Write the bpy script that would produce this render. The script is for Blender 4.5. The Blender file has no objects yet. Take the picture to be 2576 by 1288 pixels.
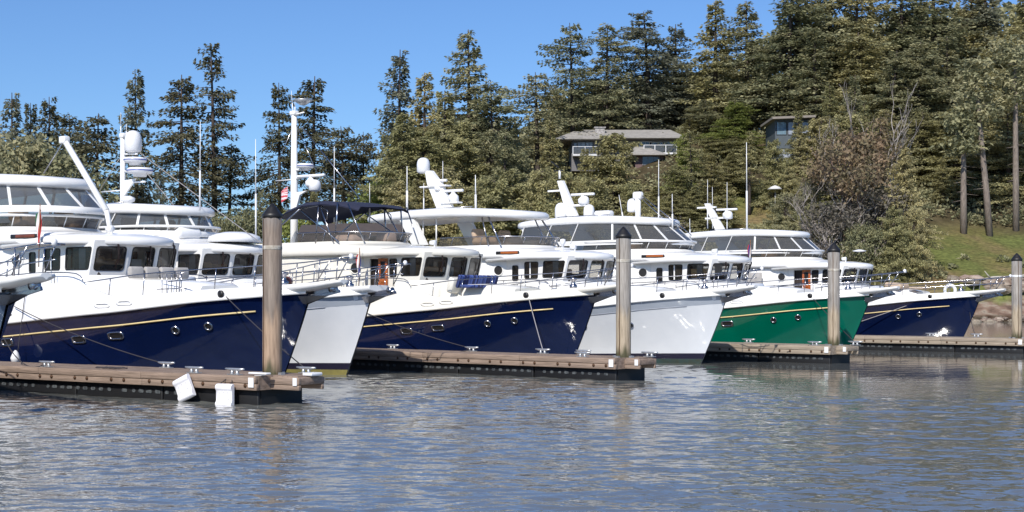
import bpy, math, random
from math import sin, cos, pi, radians, sqrt
from mathutils import Vector, Matrix

S = bpy.context.scene
COL = S.collection
CAMH = 2.17          # eye height over the water
FP, CX, HY = 3760.0, 1288.0, 753.0     # measured focal length, centre column, horizon row of the photograph

# ------------------------------------------------------------------ materials
def _n(nt, t, **kw):
    n = nt.nodes.new(t)
    for k, v in kw.items():
        setattr(n, k, v)
    return n

def mat(name, col, rough=0.5, metal=0.0, col2=None, scale=3.0, detail=4.0, bump=0.0, bscale=None, coat=0.0,
        stretch=(1, 1, 1), objrand=0.0, lo=0.35, hi=0.65, coord='Object', spec=0.5, sss=0.0, bdist=0.02):
    m = bpy.data.materials.new(name)
    m.use_nodes = True
    nt = m.node_tree
    b = nt.nodes['Principled BSDF']
    b.inputs['Base Color'].default_value = (*col, 1)
    b.inputs['Roughness'].default_value = rough
    b.inputs['Metallic'].default_value = metal
    b.inputs['Specular IOR Level'].default_value = spec
    if coat:
        b.inputs['Coat Weight'].default_value = coat
        b.inputs['Coat Roughness'].default_value = 0.04
    tc = _n(nt, 'ShaderNodeTexCoord')
    mp = _n(nt, 'ShaderNodeMapping')
    mp.inputs['Scale'].default_value = stretch
    nt.links.new(tc.outputs[coord], mp.inputs['Vector'])
    if col2 is None:
        col2 = tuple(c * 0.86 for c in col)
    nz = _n(nt, 'ShaderNodeTexNoise')
    nz.inputs['Scale'].default_value = scale
    nz.inputs['Detail'].default_value = detail
    nz.inputs['Roughness'].default_value = 0.6
    nt.links.new(mp.outputs[0], nz.inputs['Vector'])
    rp = _n(nt, 'ShaderNodeValToRGB')
    rp.color_ramp.elements[0].position = lo
    rp.color_ramp.elements[1].position = hi
    rp.color_ramp.elements[0].color = (*col2, 1)
    rp.color_ramp.elements[1].color = (*col, 1)
    nt.links.new(nz.outputs['Fac'], rp.inputs[0])
    out = rp.outputs[0]
    if objrand:
        oi = _n(nt, 'ShaderNodeObjectInfo')
        mr = _n(nt, 'ShaderNodeMapRange')
        mr.inputs['To Min'].default_value = 1 - objrand
        mr.inputs['To Max'].default_value = 1 + objrand
        nt.links.new(oi.outputs['Random'], mr.inputs['Value'])
        hs = _n(nt, 'ShaderNodeHueSaturation')
        nt.links.new(mr.outputs[0], hs.inputs['Value'])
        m2 = _n(nt, 'ShaderNodeMapRange')
        m2.inputs['To Min'].default_value = 0.5 + objrand * 0.08
        m2.inputs['To Max'].default_value = 0.5 - objrand * 0.05
        nt.links.new(oi.outputs['Random'], m2.inputs['Value'])
        nt.links.new(m2.outputs[0], hs.inputs['Hue'])
        nt.links.new(out, hs.inputs['Color'])
        out = hs.outputs[0]
    nt.links.new(out, b.inputs['Base Color'])
    if bump:
        bz = _n(nt, 'ShaderNodeTexNoise')
        bz.inputs['Scale'].default_value = bscale or scale * 3
        bz.inputs['Detail'].default_value = 3
        nt.links.new(mp.outputs[0], bz.inputs['Vector'])
        bp = _n(nt, 'ShaderNodeBump')
        bp.inputs['Strength'].default_value = bump
        bp.inputs['Distance'].default_value = bdist
        nt.links.new(bz.outputs['Fac'], bp.inputs['Height'])
        nt.links.new(bp.outputs[0], b.inputs['Normal'])
    return m

def glass_mat(name, tint, alpha, rough=0.03):
    m = bpy.data.materials.new(name)
    m.use_nodes = True
    nt = m.node_tree
    b = nt.nodes['Principled BSDF']
    nt.nodes.remove(b)
    out = nt.nodes['Material Output']
    tr = _n(nt, 'ShaderNodeBsdfTransparent'); tr.inputs[0].default_value = (*tint, 1)
    gl = _n(nt, 'ShaderNodeBsdfGlossy'); gl.inputs['Roughness'].default_value = rough
    df = _n(nt, 'ShaderNodeBsdfDiffuse'); df.inputs[0].default_value = (0.30, 0.30, 0.29, 1)
    nz = _n(nt, 'ShaderNodeTexNoise'); nz.inputs['Scale'].default_value = 1.7
    bp = _n(nt, 'ShaderNodeBump'); bp.inputs['Strength'].default_value = 0.10 if alpha > 0.06 else 0.02
    bp.inputs['Distance'].default_value = 0.1
    tc = _n(nt, 'ShaderNodeTexCoord')
    nt.links.new(tc.outputs['Object'], nz.inputs['Vector'])
    nt.links.new(nz.outputs['Fac'], bp.inputs['Height'])
    nt.links.new(bp.outputs[0], gl.inputs['Normal'])
    fr = _n(nt, 'ShaderNodeFresnel'); fr.inputs['IOR'].default_value = 1.52
    m1 = _n(nt, 'ShaderNodeMixShader'); m1.inputs[0].default_value = alpha
    nt.links.new(tr.outputs[0], m1.inputs[1]); nt.links.new(df.outputs[0], m1.inputs[2])
    m2 = _n(nt, 'ShaderNodeMixShader')
    nt.links.new(fr.outputs[0], m2.inputs[0])
    nt.links.new(m1.outputs[0], m2.inputs[1]); nt.links.new(gl.outputs[0], m2.inputs[2])
    nt.links.new(m2.outputs[0], out.inputs['Surface'])
    return m

M = {}
M['gel'] = mat('white_gelcoat', (0.86, 0.85, 0.83), 0.22, col2=(0.80, 0.79, 0.765), scale=1.2, coat=0.3)
M['cream'] = mat('cream_gelcoat', (0.79, 0.765, 0.69), 0.22, col2=(0.74, 0.71, 0.63), scale=1.2, coat=0.3)
M['deck'] = mat('deck_nonskid', (0.62, 0.60, 0.54), 0.6, scale=30, bump=0.2)
M['navy'] = mat('navy_hull_paint', (0.004, 0.010, 0.048), 0.07, col2=(0.003, 0.008, 0.038), scale=0.8, coat=0.6, bump=0.14, bscale=2.2, bdist=0.05)
M['greyhull'] = mat('pale_grey_hull_paint', (0.74, 0.755, 0.78), 0.10, col2=(0.68, 0.70, 0.73), scale=0.9, coat=0.6, bump=0.03, bscale=1.2, bdist=0.05)
M['green'] = mat('green_hull_paint', (0.0, 0.13, 0.08), 0.07, col2=(0.0, 0.11, 0.066), scale=0.8, coat=0.6, bump=0.03, bscale=1.2, bdist=0.05)
M['gold'] = mat('gold_stripe', (0.75, 0.60, 0.30), 0.35, col2=(0.65, 0.5, 0.25))
M['boot'] = mat('boot_stripe_paint', (0.012, 0.01, 0.03), 0.3)
M['anti'] = mat('antifouling', (0.16, 0.14, 0.045), 0.7, col2=(0.22, 0.19, 0.05), scale=4)
M['anti2'] = mat('teal_antifouling', (0.02, 0.05, 0.05), 0.7, col2=(0.03, 0.035, 0.02), scale=4)
M['steel'] = mat('stainless', (0.46, 0.45, 0.47), 0.22, 1.0, scale=6)
M['black'] = mat('black_rubber', (0.015, 0.014, 0.014), 0.45, scale=8)
M['wiper'] = mat('wiper_brown', (0.035, 0.018, 0.018), 0.4, scale=8)
M['teak'] = mat('varnished_teak', (0.46, 0.13, 0.022), 0.2, col2=(0.30, 0.07, 0.012), scale=3, stretch=(1, 1, 8), coat=0.8)
M['oldteak'] = mat('red_teak', (0.20, 0.05, 0.02), 0.4, col2=(0.13, 0.03, 0.012), scale=3, coat=0.3)
M['wood_in'] = mat('cabin_joinery', (0.30, 0.13, 0.045), 0.4, col2=(0.16, 0.06, 0.02), scale=2, stretch=(1, 1, 6))
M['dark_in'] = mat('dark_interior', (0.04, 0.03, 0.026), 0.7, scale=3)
M['tanblind'] = mat('tan_blind', (0.75, 0.45, 0.18), 0.7, scale=3)
M['leather'] = mat('tan_leather', (0.55, 0.32, 0.14), 0.5, scale=5)
M['glass'] = glass_mat('cabin_glass', (0.78, 0.77, 0.74), 0.03)
M['vinyl'] = glass_mat('clear_vinyl', (0.50, 0.50, 0.50), 0.22, 0.08)
M['tint'] = glass_mat('tinted_screen', (0.50, 0.46, 0.42), 0.16, 0.05)
M['bluecanvas'] = mat('navy_canvas', (0.018, 0.022, 0.050), 0.85, scale=6, bump=0.2)
M['greycanvas'] = mat('grey_canvas', (0.42, 0.40, 0.38), 0.9, col2=(0.34, 0.32, 0.3), scale=5, bump=0.3)
M['tancanvas'] = mat('tan_canvas', (0.55, 0.42, 0.30), 0.9, col2=(0.45, 0.34, 0.25), scale=5, bump=0.3)
M['redcanvas'] = mat('red_covers', (0.50, 0.16, 0.13), 0.8, col2=(0.60, 0.32, 0.28), scale=3)
M['stripeblue'] = mat('blue_cushion', (0.03, 0.06, 0.25), 0.8, col2=(0.05, 0.10, 0.36), scale=6)
M['white'] = mat('white_plastic', (0.80, 0.80, 0.80), 0.3, col2=(0.75, 0.75, 0.76), scale=2)
M['bluemark'] = mat('blue_band', (0.02, 0.06, 0.35), 0.4)
M['rope'] = mat('dark_rope', (0.05, 0.045, 0.05), 0.9, scale=20)
M['ropeW'] = mat('pale_rope', (0.35, 0.33, 0.33), 0.9, scale=20)
M['fendw'] = mat('white_fender_foam', (0.90, 0.89, 0.92), 0.5, col2=(0.83, 0.82, 0.86), scale=3)
M['dockwood'] = mat('weathered_timber', (0.36, 0.265, 0.205), 0.85, col2=(0.16, 0.115, 0.085), scale=2.2, detail=8, bump=0.6, stretch=(0.6, 4, 9), lo=0.3, hi=0.7)
M['dockwood2'] = mat('bleached_timber', (0.42, 0.35, 0.27), 0.85, col2=(0.22, 0.17, 0.125), scale=2.2, detail=8, bump=0.6, stretch=(0.6, 4, 9), lo=0.3, hi=0.7)
M['float'] = mat('black_float', (0.006, 0.006, 0.007), 0.55, scale=4)
M['pocket'] = mat('float_recess', (0.10, 0.11, 0.115), 0.6, col2=(0.035, 0.04, 0.045), scale=14, lo=0.4, hi=0.6)
M['galv'] = mat('galvanised', (0.55, 0.56, 0.57), 0.4, 0.7, scale=8)
M['bolt'] = mat('rusty_bolt', (0.10, 0.05, 0.025), 0.6, 0.6, scale=20)
M['flagred'] = mat('flag_red', (0.45, 0.03, 0.03), 0.8)
M['flaggreen'] = mat('flag_green', (0.02, 0.14, 0.06), 0.8)
M['flagblue'] = mat('flag_blue', (0.02, 0.03, 0.18), 0.8)
M['flagwhite'] = mat('flag_white', (0.75, 0.72, 0.7), 0.8)

def pile_mat(name, base, warm, top):
    m = bpy.data.materials.new(name); m.use_nodes = True
    nt = m.node_tree; b = nt.nodes['Principled BSDF']; b.inputs['Roughness'].default_value = 0.62
    tc = _n(nt, 'ShaderNodeTexCoord'); sx = _n(nt, 'ShaderNodeSeparateXYZ')
    nt.links.new(tc.outputs['Object'], sx.inputs[0])
    mp = _n(nt, 'ShaderNodeMapping'); mp.inputs['Scale'].default_value = (5, 5, 0.5)
    nt.links.new(tc.outputs['Object'], mp.inputs[0])
    nz = _n(nt, 'ShaderNodeTexNoise'); nz.inputs['Scale'].default_value = 1.6; nz.inputs['Detail'].default_value = 6
    nt.links.new(mp.outputs[0], nz.inputs['Vector'])
    ad = _n(nt, 'ShaderNodeMath', operation='MULTIPLY_ADD'); ad.inputs[1].default_value = 1.1; ad.inputs[2].default_value = -0.55
    nt.links.new(nz.outputs['Fac'], ad.inputs[0])
    sm = _n(nt, 'ShaderNodeMath', operation='ADD')
    nt.links.new(sx.outputs['Z'], sm.inputs[0]); nt.links.new(ad.outputs[0], sm.inputs[1])
    mr = _n(nt, 'ShaderNodeMapRange'); mr.inputs['From Min'].default_value = 0.0; mr.inputs['From Max'].default_value = 4.4
    nt.links.new(sm.outputs[0], mr.inputs[0])
    rp = _n(nt, 'ShaderNodeValToRGB'); cr = rp.color_ramp
    cr.elements[0].position = 0.0; cr.elements[0].color = (0.02, 0.02, 0.012, 1)
    cr.elements[1].position = 1.0; cr.elements[1].color = (*top, 1)
    for p, c in ((0.15, (0.085, 0.08, 0.035)), (0.22, warm), (0.38, warm), (0.46, base), (0.80, base), (0.93, tuple(0.8 * x for x in top))):
        e = cr.elements.new(p); e.color = (*c, 1)
    nt.links.new(mr.outputs[0], rp.inputs[0])
    n2 = _n(nt, 'ShaderNodeTexNoise'); n2.inputs['Scale'].default_value = 5; n2.inputs['Detail'].default_value = 8
    nt.links.new(mp.outputs[0], n2.inputs['Vector'])
    mx = _n(nt, 'ShaderNodeMix', data_type='RGBA', blend_type='MULTIPLY'); mx.inputs[0].default_value = 0.8
    r2 = _n(nt, 'ShaderNodeValToRGB'); r2.color_ramp.elements[0].position = 0.3; r2.color_ramp.elements[0].color = (0.5, 0.48, 0.46, 1)
    r2.color_ramp.elements[1].position = 0.6
    nt.links.new(n2.outputs['Fac'], r2.inputs[0])
    nt.links.new(rp.outputs[0], mx.inputs[6]); nt.links.new(r2.outputs[0], mx.inputs[7])
    nt.links.new(mx.outputs[2], b.inputs['Base Color'])
    bp = _n(nt, 'ShaderNodeBump'); bp.inputs['Strength'].default_value = 0.3; bp.inputs['Distance'].default_value = 0.02
    nt.links.new(n2.outputs['Fac'], bp.inputs['Height']); nt.links.new(bp.outputs[0], b.inputs['Normal'])
    return m
M['pileB'] = pile_mat('brown_steel_pile', (0.21, 0.165, 0.13), (0.40, 0.28, 0.19), (0.25, 0.24, 0.235))
M['pileG'] = pile_mat('grey_steel_pile', (0.29, 0.265, 0.235), (0.42, 0.34, 0.24), (0.33, 0.33, 0.33))
M['band'] = mat('chalky_band', (0.55, 0.52, 0.46), 0.8, col2=(0.32, 0.28, 0.22), scale=9, bump=0.5)

# ------------------------------------------------------------------ mesh builder
class MB:
    def __init__(s): s.v = []; s.f = []; s.sm = []
    def add(s, vs, fs, smooth=False):
        o = len(s.v); s.v += [tuple(v) for v in vs]
        for f in fs: s.f.append(tuple(i + o for i in f)); s.sm.append(smooth)
        return s
    def box(s, c, d, rz=0.0, ry=0.0, rx=0.0, bev=0.0):
        R = Matrix.Rotation(rz, 3, 'Z') @ Matrix.Rotation(ry, 3, 'Y') @ Matrix.Rotation(rx, 3, 'X')
        hx, hy, hz = d[0] / 2, d[1] / 2, d[2] / 2
        if bev <= 0:
            vs = [Vector(c) + R @ Vector((x * hx, y * hy, z * hz)) for x in (-1, 1) for y in (-1, 1) for z in (-1, 1)]
            fs = [(0, 1, 3, 2), (4, 6, 7, 5), (0, 4, 5, 1), (2, 3, 7, 6), (0, 2, 6, 4), (1, 5, 7, 3)]
            return s.add(vs, fs)
        b = min(bev, hx * .9, hy * .9, hz * .9)
        rings = []
        for z, i in ((-hz, b), (-hz + b, 0), (hz - b, 0), (hz, b)):
            ring = []
            for sx, sy in ((1, 1), (-1, 1), (-1, -1), (1, -1)):
                a0 = math.atan2(sy, sx) - pi / 4
                for k in range(4):
                    a = a0 + k / 3 * pi / 2
                    ring.append(Vector(c) + R @ Vector((sx * (hx - b) + cos(a) * (b - i * .7), sy * (hy - b) + sin(a) * (b - i * .7), z)))
            rings.append(ring)
        return s.rings(rings, True, True, True)
    def rings(s, rings, closed=True, cap0=False, cap1=False, smooth=True):
        n = len(rings[0]); vs = [p for r in rings for p in r]; fs = []
        m = n if closed else n - 1
        for i in range(len(rings) - 1):
            for j in range(m):
                k = (j + 1) % n
                fs.append((i * n + j, i * n + k, (i + 1) * n + k, (i + 1) * n + j))
        s.add(vs, fs, smooth)
        o = len(s.v) - len(vs)
        if cap0: s.f.append(tuple(o + j for j in reversed(range(n)))); s.sm.append(False)
        if cap1: s.f.append(tuple(o + (len(rings) - 1) * n + j for j in range(n))); s.sm.append(False)
        return s
    def tube(s, pts, r, n=6, cap=True):
        pts = [Vector(p) for p in pts]; R = []
        for i, p in enumerate(pts):
            t = (pts[min(i + 1, len(pts) - 1)] - pts[max(i - 1, 0)])
            if t.length < 1e-6: t = Vector((0, 0, 1))
            t.normalize()
            a = t.cross(Vector((0, 0, 1)))
            if a.length < 0.05: a = t.cross(Vector((1, 0, 0)))
            a.normalize(); b = t.cross(a)
            rr = r[i] if isinstance(r, (list, tuple)) else r
            R.append([p + a * (cos(2 * pi * k / n) * rr) + b * (sin(2 * pi * k / n) * rr) for k in range(n)])
        return s.rings(R, True, cap, cap)
    def lathe(s, c, prof, n=16, axis='Z'):
        R = []
        for r, z in prof:
            ring = []
            for k in range(n):
                a = 2 * pi * k / n
                q = (cos(a) * r, sin(a) * r, z)
                if axis == 'X': q = (z, cos(a) * r, sin(a) * r)
                if axis == 'Y': q = (cos(a) * r, z, sin(a) * r)
                ring.append((c[0] + q[0], c[1] + q[1], c[2] + q[2]))
            R.append(ring)
        return s.rings(R, True, True, True)
    def prism(s, poly, d, smooth=False):
        d = Vector(d); a = [Vector(p) for p in poly]; b = [p + d for p in a]
        return s.rings([a, b], True, True, True, smooth)
    def obj(s, name, m, parent=None, loc=None, rz=0.0):
        me = bpy.data.meshes.new(name)
        me.from_pydata(s.v, [], s.f)
        me.polygons.foreach_set('use_smooth', s.sm)
        me.validate(); me.update()
        me.materials.append(m)
        # outward-consistent normals
        o = bpy.data.objects.new(name, me); COL.objects.link(o)
        if parent: o.parent = parent
        if loc: o.location = loc
        o.rotation_euler[2] = rz
        return o

def catmull(pts, n=4, closed=False):
    P = [Vector(p) for p in pts]; out = []
    N = len(P)
    for i in range(N if closed else N - 1):
        if closed: a, b, c, d = P[i - 1], P[i], P[(i + 1) % N], P[(i + 2) % N]
        else: a, b, c, d = P[max(i - 1, 0)], P[i], P[i + 1], P[min(i + 2, N - 1)]
        for k in range(n):
            t = k / n
            out.append(0.5 * ((2 * b) + (c - a) * t + (2 * a - 5 * b + 4 * c - d) * t * t + (3 * b - a - 3 * c + d) * t ** 3))
    if not closed: out.append(P[-1])
    return out

def interp(tab, x):
    if x <= tab[0][0]: return tab[0][1]
    for (a, u), (b, v) in zip(tab, tab[1:]):
        if x <= b:
            t = (x - a) / (b - a)
            return u + (v - u) * t
    return tab[-1][1]

def sinterp(tab, x):   # smoothed
    return (interp(tab, x - 0.35) + 2 * interp(tab, x) + interp(tab, x + 0.35)) / 4

def thing(name, label, cat, loc=(0, 0, 0), rz=0.0, group=None):
    o = bpy.data.objects.new(name, None); COL.objects.link(o)
    o.empty_display_size = 0.3
    o.location = loc; o.rotation_euler[2] = rz
    o['label'] = label; o['category'] = cat
    if group: o['group'] = group
    return o

def tag(o, label, cat, group=None):
    o['label'] = label; o['category'] = cat
    if group: o['group'] = group
    return o

def structure(o): o['kind'] = 'structure'; return o

def dup(o, parent=None):
    c = o.copy(); COL.objects.link(c)
    if parent: c.parent = parent
    for ch in o.children: dup(ch, c)
    return c

# ------------------------------------------------------------------ the yachts
SHEER = [(-17, 1.42), (-14, 1.38), (-11, 1.40), (-9, 1.50), (-6.5, 1.70), (-4.5, 1.86), (-2.5, 2.08), (0, 2.30), (1, 2.42)]
TOPZ = [(-17, 2.45), (-12, 2.52), (-9, 2.58), (-6.2, 2.58), (-5.7, 2.50), (-5.1, 2.28), (-4.6, 2.22), (-3.5, 2.30), (-2, 2.42), (0, 2.52), (1.2, 2.58)]
HBT = [(-17, 2.2), (-13, 2.42), (-9, 2.44), (-7, 2.38), (-5.5, 2.24), (-4, 1.98), (-2.5, 1.55), (-1.5, 1.12), (-0.8, 0.72), (-0.3, 0.36), (0, 0.03)]
WBT = [(-17, 2.05), (-13, 2.28), (-10, 2.28), (-8, 2.15), (-6, 1.82), (-4.5, 1.38), (-3, 0.78), (-2, 0.36), (-1.05, 0.02)]
def stemx(h): return -1.05 * (max(0.0, 1 - max(h, -.3))) ** 1.1
def hull_pt(s, h, sd=-1):
    x = stemx(h) - (17 + stemx(h)) * s
    xd = -17 * s; xw = -1.05 - 15.95 * s
    hc = max(0.0, min(1.0, h))
    g = hc ** 1.35
    w = interp(WBT, xw)
    if h < 0: w *= 1 + h * 1.2
    return Vector((x, sd * (w * (1 - g) + interp(HBT, xd) * g), h * sinterp(SHEER, x)))
def hull_at(x, z, sd=-1):
    h = z / sinterp(SHEER, x)
    h = min(h, 1.0); s = max(1e-4, (stemx(h) - x) / (17 + stemx(h)))
    p = hull_pt(s, h, sd)
    a = hull_pt(s + .01, h, sd) - p; b = p - hull_pt(s, h - .02, sd)
    n = a.cross(b); n.normalize()
    if n.y * sd < 0: n = -n
    t = -a.normalized()
    return p, n, t

def yacht_hull(root, paint, upper, light=False):
    NS, hs = 44, [-.28, -.12, 0, .06, .14, .22, .3, .4, .5, .6, .7, .8, .9, 1.0]
    mb = MB()
    S_ = [(i / NS) ** 1.5 for i in range(NS + 1)]
    for sd in (-1, 1):
        g = [[hull_pt(s, h, sd) for h in hs] for s in S_]
        mb.rings(g, False)
    # transom
    tr = [hull_pt(1, h, -1) for h in hs] + [hull_pt(1, h, 1) for h in reversed(hs)]
    mb.add(tr, [tuple(range(len(tr)))])
    hull = mb.obj('hull', paint, root)
    # boot stripe and waterline stripe
    for nm, h0, h1, m in (('boot_stripe', .075, .16, M['boot']), ('waterline_band', -.05, .072, M['anti'] if root['band'] == 2 else M['anti2'])):
        b = MB()
        for sd in (-1, 1):
            b.rings([[hull_pt(s, h, sd) + Vector((0.012 if s < .01 else 0, sd * .012, 0)) for h in (h0, (h0 + h1) / 2, h1)] for s in S_], False)
        b.obj(nm, m, hull)
    # gold cove stripe
    if not light:
        for sd in (-1, 1):
            b = MB(); pts = []
            x = -15.5
            while x < -0.9:
                p, n, t = hull_at(x, sinterp(SHEER, x) - 0.32 - 0.01 * x * 0, sd)
                pts.append(p + n * 0.012); x += .4
            b.tube(pts, 0.022, 5); b.obj('cove_stripe', M['gold'], hull)
    else:
        for sd in (-1, 1):
            b = MB(); pts = []
            x = -15.5
            while x < -0.7:
                p, n, t = hull_at(x, sinterp(SHEER, x) - 0.26, sd); pts.append(p + n * 0.006); x += .4
            b.tube(pts, 0.014, 5); b.obj('hull_groove', mat_grey, hull)
            b = MB(); G = []
            for i in range(40):
                x = -.12 - 16.5 * (i / 39) ** 1.4; sh = sinterp(SHEER, x); row = []
                for z in (sh - .26, sh - .13, sh - .004):
                    p, n, t = hull_at(x, z, sd); row.append(p + n * .004)
                G.append(row)
            b.rings(G, False); b.obj('sheer_strake', mat_strake, hull)
    # portlights
    for sd in (-1, 1):
        for x, z in ((-10.3, 1.0), (-8.75, 1.05), (-6.05, 1.16), (-4.85, 1.27)):
            p, n, t = hull_at(x, z, sd)
            if light and x > -6: continue
            up = n.cross(t) * (1 if n.cross(t).z > 0 else -1)
            fr = MB(); pn = MB()
            rr = [(math.copysign(abs(cos(a)) ** .45, cos(a)) * .215, math.copysign(abs(sin(a)) ** .45, sin(a)) * .088) for a in [2 * pi * (k + .5) / 20 for k in range(20)]]
            fr.rings([[p + t * (u * 1.12) + up * (v * 1.2) - n * .01 for u, v in rr], [p + t * (u * 1.12) + up * (v * 1.2) + n * .03 for u, v in rr],
                      [p + t * (u * .85) + up * (v * .82) + n * .035 for u, v in rr], [p + t * (u * .8) + up * (v * .75) + n * .006 for u, v in rr]])
            f = fr.obj('portlight', M['steel'], root)
            pn.add([p + t * (u * .82) + up * (v * .78) + n * .014 for u, v in rr], [tuple(range(20))]); pn.obj('pane', M['black'], f)
        for x, z in (((-3.15, 1.42), (-2.3, 1.52)) if not light else ((-6.4, 1.2), (-4.6, 1.25), (-3.0, 1.3))):
            p, n, t = hull_at(x, z, sd); up = n.cross(t) * (1 if n.cross(t).z > 0 else -1)
            rr = [(cos(a) * .092, sin(a) * .092) for a in [2 * pi * k / 18 for k in range(18)]]
            fr = MB(); pn = MB()
            fr.rings([[p + t * (u * k) + up * (v * k) + n * o for u, v in rr] for k, o in ((1.25, -.01), (1.2, .035), (.85, .035), (.8, .004))])
            f = fr.obj('round_port', M['steel'], root)
            pn.add([p + t * (u * .84) + up * (v * .84) + n * .012 for u, v in rr], [tuple(range(18))]); pn.obj('pane', M['black'], f)
    # bulwark
    b = MB(); N = 60
    for sd in (-1, 1):
        G = []
        for i in range(N + 1):
            x = -17 * (i / N) ** 1.4
            y = interp(HBT, x); sh = sinterp(SHEER, x); tp = sinterp(TOPZ, x)
            tum = min(0.16, max(0, (-x - 4.5) * .08)); y0 = y
            if x > -1.2: y0 = y + 0.10 * (1.2 + x)
            prof = [(0, sh - .005), (.055, sh - .005), (.06, sh + .05), (.02, sh + .085), (-.0 - tum * .3, sh + (tp - sh) * .6), (-tum, tp - .05), (-tum - .02, tp - .01), (-tum - .05, tp), (-tum - .14, tp), (-tum - .16, tp - .03), (-tum - .18, sh + .05)]
            G.append([Vector((x + (0.05 if i == 0 else 0), sd * max(0.0, y0 + o), z)) for o, z in prof])
        b.rings(G, False)
    bw = b.obj('bulwark', upper, root)
    d = MB(); G = []
    for i in range(N + 1):
        x = -.05 - 16.9 * (i / N) ** 1.3; y = max(0.02, interp(HBT, x) - .16 - min(0.16, max(0, (-x - 4.5) * .08))); z = sinterp(SHEER, x) + .08
        G.append([Vector((x, -y, z)), Vector((x, 0, z + .04)), Vector((x, y, z))])
    d.rings(G, False); d.obj('deck', M['deck'], root)
    st = MB(); st.box((-16.9, 0, 1.9), (.12, 4.1, 1.1)); st.obj('transom_bulwark', upper, root)
    # fairlead ovals on the bulwark
    for x in (-5.05, -4.35):
        y = interp(HBT, x); z = sinterp(SHEER, x) + .20
        f = MB(); rr = [(cos(a) * .13 + (.12 if cos(a) > 0 else -.12), sin(a) * .055) for a in [2 * pi * k / 16 for k in range(16)]]
        ang = math.atan2(interp(HBT, x + .3) - interp(HBT, x - .3), .6)
        def q(u, v, o): return (x + u * cos(ang) , -y - .0 - o - (u * sin(ang)) , z + v)
        f.rings([[q(u * k, v * k, o) for u, v in rr] for k, o in ((1.1, -.02), (1.05, .03), (.8, .03), (.72, -.005))])
        f.obj('fairlead', upper, root)
    # hawse fitting
    hx = -1.75; hy = interp(HBT, hx); f = MB(); f.lathe((hx, -hy - .03, 2.30), [(.02, -.03), (.09, -.03), (.09, .02), (.05, .03), (.05, -.01)], 10, 'Y'); f.obj('hawse_fitting', M['black'], root)
    return hull

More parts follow.
